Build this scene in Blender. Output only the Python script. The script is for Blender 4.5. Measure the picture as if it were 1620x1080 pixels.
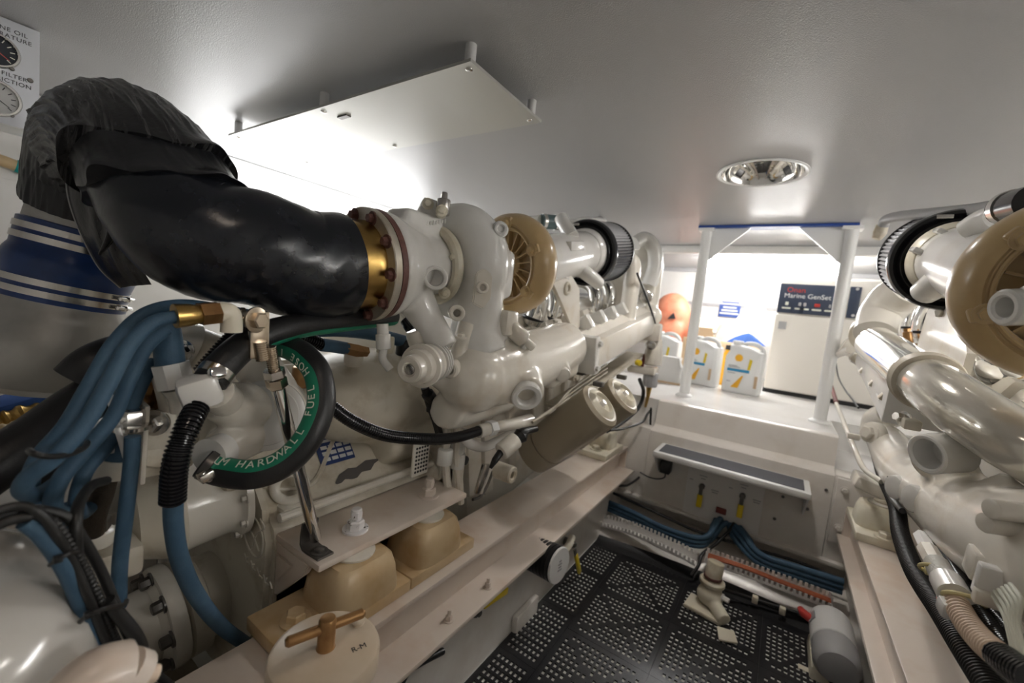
import bpy, bmesh, math, random
from mathutils import Vector, Matrix
random.seed(7)
for _o in list(bpy.data.objects):
    bpy.data.objects.remove(_o, do_unlink=True)
SC = bpy.context.scene
COL = SC.collection
PI = math.pi

# ---------------------------------------------------------------- camera
FPX = 652.0
CAMZ = 0.95
_F = Vector((433, -10, FPX)).normalized()
_R = Vector((985, 160, -FPX))
_R = (_R - _F * _R.dot(_F)).normalized()
_D = _F.cross(_R)
CM = Matrix((_R, _F, -_D))            # camera axes (right, down, forward) to world
cam_d = bpy.data.cameras.new('camera')
cam_d.sensor_width = 36.0
cam_d.lens = FPX / 1620.0 * 36.0
cam_d.clip_start = 0.02
cam_d.dof.use_dof = True
cam_d.dof.focus_distance = 0.74
cam_d.dof.aperture_fstop = 3.2
cam = bpy.data.objects.new('camera', cam_d)
COL.objects.link(cam)
rot = Matrix((CM.col[0], -CM.col[1], -CM.col[2])).transposed().to_4x4()
cam.matrix_world = Matrix.Translation((0, 0, CAMZ)) @ rot
SC.camera = cam

# ---------------------------------------------------------------- world, exposure
w = bpy.data.worlds.new('world'); SC.world = w
w.use_nodes = True
w.node_tree.nodes['Background'].inputs[0].default_value = (0.9, 0.95, 1, 1)
w.node_tree.nodes['Background'].inputs[1].default_value = 0.05
SC.view_settings.view_transform = 'Standard'
SC.view_settings.look = 'None'
SC.view_settings.exposure = EXPOSURE = 2.0
SC.view_settings.gamma = 1.0
SC.view_settings.use_curve_mapping = False

E_LEFT, E_BACK, E_FILL, E_DOWN, E_DOWN2 = 4.6, 12.0, 10.0, 6.0, 38.0     # strengths of the room's lamps and the added right-wall fill

# ---------------------------------------------------------------- helpers
def at(x, y, X=None, Y=None, Z=None):
    """point of the room seen in direction (x, y) that lies on the plane X=, Y= or Z="""
    r = CM @ Vector((x - 810, y - 540, FPX))
    t = X / r.x if X is not None else (Y / r.y if Y is not None else (Z - CAMZ) / r.z)
    p = r * t
    p.z += CAMZ
    return p

def basis(axis, up=(0, 0, 1)):
    a = Vector(axis).normalized()
    u = Vector(up)
    if abs(a.dot(u.normalized())) > .98: u = Vector((1, 0, 0))
    x = u.cross(a).normalized()
    y = a.cross(x)
    return x, y, a

def spline(pts, sub=6):
    pts = [Vector(p) for p in pts]
    if len(pts) < 3: 
        return [pts[0].lerp(pts[-1], i / sub) for i in range(sub + 1)]
    out = []
    P_ = [2 * pts[0] - pts[1]] + pts + [2 * pts[-1] - pts[-2]]
    for i in range(1, len(P_) - 2):
        a, b, c, d = P_[i - 1:i + 3]
        for k in range(sub):
            t = k / sub
            out.append(.5 * ((2 * b) + (c - a) * t + (2 * a - 5 * b + 4 * c - d) * t * t + (3 * b - a - 3 * c + d) * t ** 3))
    out.append(pts[-1])
    return out

def resample(pts, step):
    out = [pts[0]]; acc = 0.0
    for a, b in zip(pts[:-1], pts[1:]):
        L = (b - a).length
        pos = 0.0
        while L - pos >= step - acc and L > 1e-9:
            pos += step - acc; acc = 0.0
            out.append(a.lerp(b, pos / L))
        acc += L - pos
    return out

class MB:
    def __init__(s): s.bm = bmesh.new()
    def _grid(s, rings, cap=True, closed=True):
        vs = [[s.bm.verts.new(p) for p in r] for r in rings]
        n = len(vs[0])
        for a, b in zip(vs[:-1], vs[1:]):
            for i in range(n if closed else n - 1):
                j = (i + 1) % n
                try: s.bm.faces.new((a[i], a[j], b[j], b[i]))
                except ValueError: pass
        if cap:
            try: s.bm.faces.new(list(reversed(vs[0]))); s.bm.faces.new(vs[-1])
            except ValueError: pass
        return s
    def loft(s, rings, cap=True): return s._grid(rings, cap)
    def box(s, c, size, rot=None, bev=0.0, seg=2):
        b2 = bmesh.new()
        bmesh.ops.create_cube(b2, size=1.0)
        for v in b2.verts: v.co = Vector((v.co.x * size[0], v.co.y * size[1], v.co.z * size[2]))
        if bev: bmesh.ops.bevel(b2, geom=list(b2.edges), offset=bev, segments=seg, affect='EDGES', profile=.5)
        m = Matrix.Translation(c) @ (rot.to_4x4() if rot else Matrix.Identity(4))
        b2.transform(m)
        return s.join(b2)
    def join(s, b2):
        me = bpy.data.meshes.new('tmp'); b2.to_mesh(me); b2.free()
        s.bm.from_mesh(me); bpy.data.meshes.remove(me)
        return s
    def span(s, a, b, bev=0.0):
        a, b = Vector(a), Vector(b)
        return s.box((a + b) / 2, [abs(q) for q in (b - a)], bev=bev)
    def lathe(s, o, axis, prof, seg=32, cap=True, up=(0, 0, 1)):
        x, y, a = basis(axis, up); o = Vector(o)
        rings = [[o + a * t + (x * math.cos(2 * PI * i / seg) + y * math.sin(2 * PI * i / seg)) * r for i in range(seg)] for t, r in prof]
        return s._grid(rings, cap)
    def cyl(s, p0, p1, r0, r1=None, seg=20, cap=True):
        p0, p1 = Vector(p0), Vector(p1)
        L = (p1 - p0).length
        return s.lathe(p0, p1 - p0, [(0, r0), (L, r0 if r1 is None else r1)], seg, cap)
    def rcyl(s, p0, p1, r, bev=.003, seg=24):
        p0, p1 = Vector(p0), Vector(p1)
        L = (p1 - p0).length
        return s.lathe(p0, p1 - p0, [(0, r - bev), (bev * .3, r - bev * .3), (bev, r), (L - bev, r), (L - bev * .3, r - bev * .3), (L, r - bev)], seg)
    def ringcyl(s, p0, p1, ro, ri, seg=28):
        """hollow boss: closed wall with a blind hole at the p1 end"""
        p0, p1 = Vector(p0), Vector(p1); L = (p1 - p0).length
        b = min(.003, (ro - ri) * .3)
        return s.lathe(p0, p1 - p0, [(0, ro), (L - b, ro), (L, ro - b), (L, ri + b), (L - b, ri), (L * .35, ri * .9)], seg)
    def tube(s, pts, r, seg=12, sub=6, cap=True, smooth=True):
        P_ = spline(pts, sub) if smooth else [Vector(p) for p in pts]
        n = len(P_)
        def rad(i):
            if callable(r): return r(i / (n - 1))
            if isinstance(r, (list, tuple)):
                t = i / (n - 1) * (len(r) - 1); k = min(int(t), len(r) - 2)
                return r[k] + (r[k + 1] - r[k]) * (t - k)
            return r
        tang = [(P_[min(i + 1, n - 1)] - P_[max(i - 1, 0)]).normalized() for i in range(n)]
        x, y, a = basis(tang[0])
        rings = []
        for i in range(n):
            a = tang[i]
            x = (x - a * x.dot(a)).normalized(); y = a.cross(x)
            rr = rad(i)
            rings.append([P_[i] + (x * math.cos(2 * PI * k / seg) + y * math.sin(2 * PI * k / seg)) * rr for k in range(seg)])
        return s._grid(rings, cap)
    def corr(s, pts, r, pitch=.006, depth=.18, seg=14):
        """corrugated conduit"""
        P_ = resample(spline(pts, 24), pitch / 4)
        n = len(P_)
        pat = (1, 1, 1 - depth, 1 - depth)
        return s.tube(P_, lambda t: r * pat[int(round(t * (n - 1))) % 4], seg, smooth=False)
    def prism(s, poly, thick, o=(0, 0, 0), u=(1, 0, 0), v=(0, 0, 1), bev=0.0):
        """polygon (u, v coordinates) extruded by thick along u x v"""
        o, u, v = Vector(o), Vector(u).normalized(), Vector(v).normalized()
        nrm = u.cross(v)
        b2 = bmesh.new()
        A = [b2.verts.new(o + u * p[0] + v * p[1]) for p in poly]
        B = [b2.verts.new(o + u * p[0] + v * p[1] + nrm * thick) for p in poly]
        n = len(poly)
        b2.faces.new(list(reversed(A))); b2.faces.new(B)
        for i in range(n): b2.faces.new((A[i], A[(i + 1) % n], B[(i + 1) % n], B[i]))
        if bev: bmesh.ops.bevel(b2, geom=list(b2.edges), offset=bev, segments=2, affect='EDGES')
        return s.join(b2)
    def torus(s, c, axis, R, r, seg=40, rs=12, a0=0, a1=2 * PI, up=(0, 0, 1)):
        x, y, a = basis(axis, up); c = Vector(c)
        full = abs(a1 - a0 - 2 * PI) < 1e-6
        n = seg if full else seg + 1
        rings = []
        for i in range(n):
            t = a0 + (a1 - a0) * i / seg
            d = x * math.cos(t) + y * math.sin(t)
            rings.append([c + d * (R + r * math.cos(2 * PI * k / rs)) + a * r * math.sin(2 * PI * k / rs) for k in range(rs)])
        if full:
            vs = [[s.bm.verts.new(p) for p in q] for q in rings]
            for i in range(n):
                A, B = vs[i], vs[(i + 1) % n]
                for k in range(rs): s.bm.faces.new((A[k], A[(k + 1) % rs], B[(k + 1) % rs], B[k]))
            return s
        return s._grid(rings, True)
    def sph(s, c, r, seg=20, rot=None):
        b2 = bmesh.new(); bmesh.ops.create_uvsphere(b2, u_segments=seg, v_segments=seg // 2, radius=1)
        rr = r if isinstance(r, (tuple, list)) else (r, r, r)
        m = Matrix.Translation(c) @ (rot.to_4x4() if rot else Matrix.Identity(4)) @ Matrix.Diagonal((*rr, 1))
        b2.transform(m); return s.join(b2)
    def bolt(s, p, axis, r, h=None, washer=True, turn=0.0):
        """hex head with washer, seated at p, standing out along axis"""
        h = h or r * 1.1
        p = Vector(p); x, y, a = basis(axis)
        if washer: s.lathe(p - a * .001, a, [(0, r * 1.5), (r * .22 + .001, r * 1.5), (r * .25 + .001, r * 1.4)], 20)
        z0 = r * .2 if washer else 0
        rings = []
        for t, k in ((z0, 1), (z0 + h * .85, 1), (z0 + h, .84)):
            rings.append([p + a * t + (x * math.cos(PI / 3 * i + turn) + y * math.sin(PI / 3 * i + turn)) * r * k for i in range(6)])
        return s._grid(rings)
    def mesh(s, name, angle=35):
        bm = s.bm
        bmesh.ops.recalc_face_normals(bm, faces=list(bm.faces))
        me = bpy.data.meshes.new(name); bm.to_mesh(me); bm.free()
        for p in me.polygons: p.use_smooth = True
        me.set_sharp_from_angle(angle=math.radians(angle))
        return me

def put(name, mb, mat, parent=None, angle=35):
    me = mb.mesh(name, angle) if isinstance(mb, MB) else mb
    if not me.materials: me.materials.append(mat)
    o = bpy.data.objects.new(name, me)
    COL.objects.link(o)
    if parent is not None:
        o.parent = parent
        o.matrix_parent_inverse = Matrix.Translation(-parent_world(parent))
    return o

def parent_world(p):
    v = Vector((0, 0, 0))
    q = p
    if q.type == 'EMPTY': v = Vector(q.location)
    return v

def cast(name, mb, mat, parent=None, voxel=.006, smooth=5):
    """overlapping solids fused into one smooth casting"""
    bm = mb.bm
    bmesh.ops.recalc_face_normals(bm, faces=list(bm.faces))
    me = bpy.data.meshes.new('tmp'); bm.to_mesh(me); bm.free()
    o = bpy.data.objects.new('tmp', me); COL.objects.link(o)
    m = o.modifiers.new('r', 'REMESH'); m.mode = 'VOXEL'; m.voxel_size = voxel; m.use_smooth_shade = True
    if smooth:
        m2 = o.modifiers.new('s', 'SMOOTH'); m2.factor = .5; m2.iterations = smooth
    dg = bpy.context.evaluated_depsgraph_get()
    me2 = bpy.data.meshes.new_from_object(o.evaluated_get(dg))
    bpy.data.objects.remove(o, do_unlink=True); bpy.data.meshes.remove(me)
    me2.name = name
    for p in me2.polygons: p.use_smooth = True
    me2.materials.clear()
    return put(name, me2, mat, parent)

def thing(name, label, cat, loc=(0, 0, 0), group=None):
    o = bpy.data.objects.new(name, None); COL.objects.link(o)
    o.empty_display_size = .02
    o.location = loc
    o['label'] = label; o['category'] = cat
    if group: o['group'] = group
    return o

def tag(o, label, cat, group=None):
    o['label'] = label; o['category'] = cat
    if group: o['group'] = group
    return o

def struct(name, mb, mat, label=None, angle=35):
    o = put(name, mb, mat, angle=angle); o['kind'] = 'structure'
    if label: o['label'] = label
    return o

def text(name, body, mat, parent, o, u, v, size, align='CENTER', depth=.0004, spacing=1.0):
    """flat lettering: baseline direction u, letter-up direction v, origin o"""
    cu = bpy.data.curves.new('t', 'FONT'); cu.body = body; cu.size = size
    cu.align_x = align; cu.align_y = 'CENTER'; cu.extrude = depth; cu.space_character = spacing
    ob = bpy.data.objects.new('t', cu); COL.objects.link(ob)
    dg = bpy.context.evaluated_depsgraph_get()
    me = bpy.data.meshes.new_from_object(ob.evaluated_get(dg))
    bpy.data.objects.remove(ob, do_unlink=True); bpy.data.curves.remove(cu)
    u = Vector(u).normalized(); v = Vector(v); v = (v - u * v.dot(u)).normalized(); n = u.cross(v)
    m = Matrix((u, v, n)).transposed().to_4x4(); m.translation = Vector(o)
    me.transform(m)
    me.materials.clear()
    return put(name, me, mat, parent)

# ---------------------------------------------------------------- materials
MATS = {}
def mat(name, col, rough=.45, metal=0.0, col2=None, scale=12.0, fac=(.45, .7), bump=0.0, bscale=200.0, coat=0.0, emit=None, estr=0.0, spec=.5, ior=None, trans=0.0, detail=4, bstretch=None):
    m = bpy.data.materials.new(name); m.use_nodes = True
    nt = m.node_tree; b = nt.nodes['Principled BSDF']
    b.inputs['Base Color'].default_value = (*col, 1)
    b.inputs['Roughness'].default_value = rough
    b.inputs['Metallic'].default_value = metal
    b.inputs['Specular IOR Level'].default_value = spec
    if coat: b.inputs['Coat Weight'].default_value = coat; b.inputs['Coat Roughness'].default_value = .12
    if trans: b.inputs['Transmission Weight'].default_value = trans
    if emit: b.inputs['Emission Color'].default_value = (*emit, 1); b.inputs['Emission Strength'].default_value = estr
    tc = nt.nodes.new('ShaderNodeTexCoord')
    if col2:
        n = nt.nodes.new('ShaderNodeTexNoise'); n.inputs['Scale'].default_value = scale; n.inputs['Detail'].default_value = detail
        n.inputs['Roughness'].default_value = .6
        r = nt.nodes.new('ShaderNodeValToRGB')
        r.color_ramp.elements[0].position = fac[0]; r.color_ramp.elements[1].position = fac[1]
        r.color_ramp.elements[0].color = (*col, 1); r.color_ramp.elements[1].color = (*col2, 1)
        nt.links.new(tc.outputs['Object'], n.inputs['Vector'])
        nt.links.new(n.outputs['Fac'], r.inputs['Fac'])
        nt.links.new(r.outputs['Color'], b.inputs['Base Color'])
    if bump:
        n2 = nt.nodes.new('ShaderNodeTexNoise'); n2.inputs['Scale'].default_value = bscale; n2.inputs['Detail'].default_value = 2
        bp = nt.nodes.new('ShaderNodeBump'); bp.inputs['Strength'].default_value = bump; bp.inputs['Distance'].default_value = .002
        if bstretch:
            mp = nt.nodes.new('ShaderNodeMapping'); mp.inputs['Scale'].default_value = bstretch
            nt.links.new(tc.outputs['Object'], mp.inputs['Vector']); nt.links.new(mp.outputs['Vector'], n2.inputs['Vector'])
        else: nt.links.new(tc.outputs['Object'], n2.inputs['Vector'])
        nt.links.new(n2.outputs['Fac'], bp.inputs['Height'])
        nt.links.new(bp.outputs['Normal'], b.inputs['Normal'])
    MATS[name] = m
    return m

mat('ceiling', (.47, .47, .475), .34, bump=.35, bscale=420)
mat('wall', (.80, .79, .77), .4, col2=(.72, .70, .66), scale=3)
mat('gelcoat', (.80, .76, .71), .25, col2=(.68, .62, .55), scale=5, fac=(.5, .75))
mat('deck', (.85, .84, .82), .25, col2=(.77, .75, .72), scale=4)
mat('engine', (.80, .76, .68), .22, col2=(.70, .63, .52), scale=9, fac=(.52, .72), bump=.05, bscale=60, coat=.3)
mat('engine_clean', (.83, .82, .79), .2, col2=(.76, .74, .69), scale=10, fac=(.5, .75), bump=.04, bscale=70, coat=.3)
mat('engine_dirty', (.66, .61, .51), .38, col2=(.45, .38, .27), scale=14, fac=(.5, .72), bump=.12, bscale=90)
mat('tan', (.56, .40, .20), .28, col2=(.50, .34, .16), scale=14, fac=(.5, .75), coat=.3)
mat('oil_filter', (.44, .38, .28), .4, bump=.04, bscale=200)
mat('cream', (.76, .71, .58), .35, col2=(.6, .5, .33), scale=10, fac=(.5, .75))
mat('mount', (.66, .50, .30), .33, col2=(.55, .36, .17), scale=9, fac=(.47, .68))
mat('rail', (.74, .65, .57), .28, col2=(.64, .49, .38), scale=7, fac=(.52, .78))
mat('lid_paint', (.60, .49, .36), .32, col2=(.66, .56, .44), scale=12)
mat('tank_paint', (.60, .58, .54), .16, col2=(.52, .49, .44), scale=7, coat=.4, bump=.04, bscale=20)
mat('white_bolt', (.82, .80, .80), .3, col2=(.1, .09, .08), scale=55, fac=(.64, .66))
mat('chip', (.10, .09, .085), .5)
mat('black', (.012, .012, .013), .38)
mat('rubber', (.016, .016, .017), .42, bump=.15, bscale=250)
mat('hose_wrap', (.012, .012, .014), .22, col2=(.035, .034, .034), scale=14, bump=.2, bscale=120)
_m = mat('wrap_glints', (.012, .012, .014), .24, col2=(.15, .15, .15), scale=1.0, fac=(.50, .74), bump=.25, bscale=120)  # crease highlights painted into the colour as pale stretched streaks
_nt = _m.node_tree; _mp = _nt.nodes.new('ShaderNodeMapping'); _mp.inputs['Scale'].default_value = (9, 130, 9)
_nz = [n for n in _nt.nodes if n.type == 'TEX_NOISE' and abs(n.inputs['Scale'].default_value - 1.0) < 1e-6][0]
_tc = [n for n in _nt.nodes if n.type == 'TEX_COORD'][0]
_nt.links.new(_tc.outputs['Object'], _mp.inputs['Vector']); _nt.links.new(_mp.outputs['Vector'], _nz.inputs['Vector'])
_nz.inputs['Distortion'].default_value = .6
mat('black_gloss', (.01, .01, .012), .18)
mat('wire_black', (.012, .012, .012), .45)
mat('blue_hose', (.038, .092, .155), .6, col2=(.055, .12, .19), scale=25, bump=.2, bscale=500)
mat('blue_silicone', (.02, .06, .22), .28, col2=(.015, .04, .15), scale=12)
mat('silver_wrap', (.52, .51, .48), .42, metal=.55, col2=(.40, .39, .37), scale=10, bump=.25, bscale=40)
mat('steel', (.62, .60, .57), .22, metal=1.0, bump=.06, bscale=60)
mat('chrome', (.78, .77, .75), .08, metal=1.0, bump=.05, bscale=25)
mat('dark_steel', (.16, .15, .14), .35, metal=.8)
mat('brass', (.52, .34, .11), .3, metal=1.0, col2=(.35, .22, .08), scale=16)
mat('bronze', (.36, .20, .08), .35, metal=.7, col2=(.25, .13, .05), scale=30)
mat('plated', (.62, .53, .42), .25, metal=1.0)
mat('rust_flange', (.13, .055, .045), .5, col2=(.20, .09, .07), scale=60, bump=.2, bscale=300)
mat('flange_steel', (.60, .56, .48), .35, metal=.6, col2=(.46, .40, .3), scale=20)
mat('alu', (.80, .80, .79), .33, metal=.55, bump=.03, bscale=300)
mat('hatch', (.56, .555, .52), .32, metal=.5, bump=.04, bscale=300, bstretch=(1, 12, 1))
mat('mat_tile', (.016, .016, .018), .3, bump=.2, bscale=300)
mat('yellow', (.80, .60, .02), .4)
mat('tie_yellow', (.75, .66, .35), .5)
mat('red', (.55, .05, .04), .4)
mat('dark_red', (.20, .04, .03), .5)
mat('green', (.01, .23, .13), .45)
mat('teal', (.0, .33, .33), .4)
mat('print', (.80, .82, .72), .6)
mat('ink', (.03, .03, .035), .6)
mat('white', (.86, .86, .85), .35)
mat('plate_white', (.80, .78, .76), .35)
mat('grey', (.42, .42, .43), .45)
mat('pad', (.13, .135, .155), .75, bump=.5, bscale=300)
mat('blue_plate', (.02, .045, .16), .35)
mat('blue_paint', (.03, .08, .33), .4)
mat('panel_dark', (.045, .06, .10), .35)
mat('gen_cream', (.86, .82, .75), .4)
mat('orange_plastic', (.85, .33, .20), .45, col2=(.75, .22, .12), scale=14)
mat('shell_yellow', (.95, .50, .03), .5)
mat('label_blue', (.03, .28, .52), .5)
mat('cardboard', (.62, .46, .30), .8)
mat('rag', (.74, .73, .71), .85, bump=.3, bscale=60)
mat('rag_blue', (.05, .13, .42), .85)
mat('conduit_beige', (.72, .57, .44), .45)
mat('tube_tan', (.62, .46, .26), .35)
mat('wire_red', (.35, .09, .03), .5)
mat('bilge', (.78, .77, .73), .5)
mat('gauge_glass', (.8, .85, .9), .05, spec=.5)
mat('gauge_dark', (.03, .035, .045), .25)
mat('gauge_white', (.70, .70, .68), .4)
mat('lamp', (1, 1, 1), .5, emit=(.98, .99, 1.0), estr=E_LEFT)
mat('lamp_back', (1, 1, 1), .5, emit=(1.0, .99, .97), estr=E_BACK)
mat('fill_right', (1, 1, 1), .5, emit=(1.0, .98, .95), estr=E_FILL)
mat('lamp_warm', (1, 1, 1), .5, emit=(1.0, .84, .70), estr=E_DOWN)
mat('lamp_aisle', (1, 1, 1), .5, emit=(1.0, .95, .90), estr=E_DOWN2)
G = MATS
T = Vector((0, .983, .185))       # the engines' long axis: they sit bow-up
NUP = Vector((0, -.185, .983))
# ================================================================ THE ROOM
ZC = 1.44
XL, XR, YB, YR = -2.0, 1.68, 3.87, -1.2
DOWN = [(-.13, 1.5), (-.13, .02)]          # the two recessed ceiling lamps

def ceiling():
    m = MB(); bm = m.bm
    q = .17
    ys = [YR]
    for x, y in sorted(DOWN, key=lambda p: p[1]): ys += [y - q, y + q]
    ys.append(YB)
    def quad(x0, x1, y0, y1):
        bm.faces.new([bm.verts.new(p) for p in ((x0, y0, ZC), (x0, y1, ZC), (x1, y1, ZC), (x1, y0, ZC))])
    for i in range(0, len(ys), 2): quad(XL, XR, ys[i], ys[i + 1])
    for x, y in DOWN:
        quad(XL, x - q, y - q, y + q); quad(x + q, XR, y - q, y + q)
        n = 48
        inn, out = [], []
        for i in range(n):
            a = 2 * PI * i / n; c, s_ = math.cos(a), math.sin(a)
            k = q / max(abs(c), abs(s_))
            inn.append(bm.verts.new((x + .116 * c, y + .116 * s_, ZC))); out.append(bm.verts.new((x + k * c, y + k * s_, ZC)))
        for i in range(n): bm.faces.new((inn[i], inn[(i + 1) % n], out[(i + 1) % n], out[i]))
    top = MB().span((XL - .05, YR - .05, ZC + .16), (XR + .05, YB + .05, ZC + .2))
    me = top.mesh('t'); bm.from_mesh(me); bpy.data.meshes.remove(me)
    o = struct('ceiling', m, G['ceiling'], 'off-white ceiling panel with fine pebbled vinyl grain')
    return o
ceiling()
struct('wall_left', MB().span((XL - .05, YR, -.1), (XL, YB, ZC + .2)), G['wall'], 'white hull-side wall behind the left engine')
struct('wall_right', MB().span((XR, YR, -.1), (XR + .05, YB, ZC + .2)), G['wall'], 'white hull-side wall behind the right engine')
struct('wall_back', MB().span((XL, YB, -.1), (XR, YB + .05, ZC + .2)), G['wall'], 'white wall of the far machinery compartment')
struct('wall_rear', MB().span((XL, YR - .05, -.1), (XR, YR, ZC + .2)), G['wall'], 'white wall behind the viewer')
# wall joint strip and lining seams
struct('trim_1', MB().span((XL, YR, ZC - .035), (XL + .02, YB, ZC - .004)).span((XL, YR, 1.17), (XL + .006, YB, 1.185)), G['wall'])
struct('trim_2', MB().span((XL, YB - .012, 1.13), (-.08, YB, 1.155)).span((XL, YB - .03, ZC - .03), (XR, YB, ZC)), G['grey'])
struct('trim_3', MB().span((-.8, 2.74, ZC - .045), (.6, 2.80, ZC - .002), bev=.004), G['wall'], 'shallow ceiling beam before the far lamp')

struct('floor', MB().span((XL, YR, -.1), (XR, 1.99, -.0045)), G['bilge'], 'white bilge floor under the perforated mat')
fl = bpy.data.objects['floor']
struct('wall_girder_left', MB().span((-.64, YR, -.05), (-.556, 1.95, .24)).span((-.556, 1.0, -.05), (-.535, 1.13, .05), bev=.008), G['gelcoat'], 'low white girder wall under the left bed rail')
struct('wall_girder_right', MB().span((.302, YR, -.05), (.37, 1.95, .24)), G['gelcoat'], 'low white girder wall under the right bed rail')

# ---- bulkhead with moulded step and the deck beyond it
b = MB()
poly = [(1.9, .145), (1.99, .145), (2.03, .40), (2.03, .588), (2.0, .588), (1.988, .583), (1.982, .57), (1.966, .478), (1.95, .468), (1.915, .466), (1.903, .458), (1.9, .44)]
b.prism(poly, .668, o=(-.449, 0, 0), u=(0, 1, 0), v=(0, 0, 1))
b.span((-1.3, 1.9, .145), (-.449, 1.99, .466), bev=.006).span((.219, 1.9, .145), (1.1, 1.99, .466), bev=.006)
b.span((-1.3, 1.875, .135), (1.1, 1.99, .15), bev=.003)
struct('wall_bulkhead', b, G['gelcoat'], 'moulded white bulkhead with a raised step across the end of the aisle')
b = MB().span((-.449, 2.03, .40), (.219, 3.87, .588)).span((-1.3, 1.99, .40), (-.449, 3.87, .588)).span((.219, 2.35, .40), (1.3, 3.87, .588)).span((.219, 1.99, .40), (1.3, 2.35, .466))
struct('floor_deck', b, G['deck'], 'white deck of the far machinery compartment')
b = MB()
ring = []
for i in range(25):
    x = -.60 + i * (.95 / 24)
    yy = 1.68 + .05 * math.cos((x + .1) * 3)
    ring.append([Vector((x, yy - .02, -.016)), Vector((x, yy + .01, .02)), Vector((x, yy + .09, .055)), Vector((x, 1.99, .06)), Vector((x, 1.99, -.05)), Vector((x, yy, -.05))])
b.loft(ring)
b.span((-1.3, 1.985, -.05), (1.1, 2.0, .16))
struct('wall_bulkhead_foot', b, G['gelcoat'], 'curved white hull panel below the bulkhead')

# ---------------------------------------------------------------- perforated mat
TP = .2467
def tile_mesh(w, l, nx, ny, diag=True):
    m = MB(); bm = m.bm
    mx, my = .012, .014
    px, py = (w - 2 * mx) / nx, (l - 2 * my) / ny
    hx, hy = px * .58, py * .62
    def solid(i, j):
        u, v = (i + .5) / nx, (j + .5) / ny
        if not diag: return False
        return abs(u - v) < .045 or abs(1 - u - v) < .045
    z0, z1 = -.004, 0.0
    xs = [0]; ys = [0]
    for i in range(nx): c = mx + (i + .5) * px; xs += [c - hx / 2, c + hx / 2]
    for j in range(ny): c = my + (j + .5) * py; ys += [c - hy / 2, c + hy / 2]
    xs.append(w - .0002); ys.append(l - .0002); xs[0] = .0002; ys[0] = .0002
    V = {}
    def vert(i, j, z):
        k = (i, j, z)
        if k not in V: V[k] = bm.verts.new((xs[i], ys[j], z))
        return V[k]
    hole = lambda i, j: i % 2 == 1 and j % 2 == 1 and not solid(i // 2, j // 2)
    for i in range(len(xs) - 1):
        for j in range(len(ys) - 1):
            if hole(i, j):
                c = [(i, j), (i + 1, j), (i + 1, j + 1), (i, j + 1)]
                for k in range(4):
                    a, b_ = c[k], c[(k + 1) % 4]
                    bm.faces.new((vert(*a, z1), vert(*b_, z1), vert(*b_, z0), vert(*a, z0)))
            else:
                bm.faces.new((vert(i, j, z1), vert(i + 1, j, z1), vert(i + 1, j + 1, z1), vert(i, j + 1, z1)))
    n, k = len(xs) - 1, len(ys) - 1
    for i in range(n):
        bm.faces.new((vert(i, 0, z1), vert(i + 1, 0, z1), vert(i + 1, 0, z0), vert(i, 0, z0)))
        bm.faces.new((vert(i, k, z1), vert(i + 1, k, z1), vert(i + 1, k, z0), vert(i, k, z0)))
    for j in range(k):
        bm.faces.new((vert(0, j, z1), vert(0, j + 1, z1), vert(0, j + 1, z0), vert(0, j, z0)))
        bm.faces.new((vert(n, j, z1), vert(n, j + 1, z1), vert(n, j + 1, z0), vert(n, j, z0)))
    # thin moulded ribs
    me = m.mesh('tile', 20); me.materials.append(G['mat_tile'])
    return me
floor_mat = thing('floor_mat', 'black perforated interlocking floor mat covering the aisle', 'mat', (-.13, .9, -.016))
full = tile_mesh(TP, TP, 15, 11); half = tile_mesh(.1208, TP, 7, 10, False); right_t = tile_mesh(.236, TP, 14, 11)
for j in range(-1, 6):
    y0 = .385 + TP * j
    if y0 + TP > 1.7: continue
    for x0, me in ((-.43, full), (-.43 + TP, full), (-.43 + 2 * TP, right_t), (-.551, half)):
        yy = y0 - (.19 if me is half else 0)
        o = put('tile', me, G['mat_tile'], floor_mat); o.location = (x0, yy, 0)
for x0, me in ((-.43, full), (-.43 + TP, full), (-.43 + 2 * TP, right_t), (-.551, half)):
    o = put('tile', me, G['mat_tile'], floor_mat); o.location = (x0, .385 + TP * 5 - (.19 if me is half else 0), 0)
# the far edge of the mat curls up against the hull panel
m = MB()
ring = []
for i in range(25):
    x = -.548 + i * (.84 / 24)
    yy = 1.648 + .05 * math.cos((x + .1) * 3)
    ring.append([Vector((x, 1.6, -.010)), Vector((x, yy - .05, -.001)), Vector((x, yy - .02, .004)), Vector((x, yy, .010)), Vector((x, yy + .012, .018)), Vector((x, yy + .018, .014)), Vector((x, yy + .006, .004)), Vector((x, yy - .02, -.006))])
m.loft(ring)
put('curled_edge', m, G['rubber'], floor_mat)

# ---------------------------------------------------------------- lamps
def downlight(x, y, label, lit):
    t = thing('ceiling_downlight', label, 'ceiling lamp', (x, y, ZC), 'recessed ceiling lamps')
    m = MB().lathe((x, y, ZC + .006), (0, 0, -1), [(0, .112), (.004, .125), (.009, .127), (.011, .122), (.008, .112)], 48, cap=False)
    put('trim_ring', m, G['white'], t)
    m = MB().lathe((x, y, ZC), (0, 0, 1), [(-.003, .113), (.01, .111), (.035, .10), (.06, .078), (.072, .05), (.075, .0)], 48, cap=False)
    put('reflector', m, G['chrome'], t)
    m = MB().lathe((x, y, ZC + .073), (0, 0, -1), [(0, .042), (.012, .042), (.018, .034), (.02, .0)], 32, cap=False)
    put('bulb', m, lit, t)
    return t
downlight(*DOWN[0], 'chrome recessed downlight in the ceiling above the far end of the aisle', G['lamp_aisle'])
downlight(*DOWN[1], 'lit recessed downlight in the ceiling just above the viewer', G['lamp_warm'])

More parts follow.
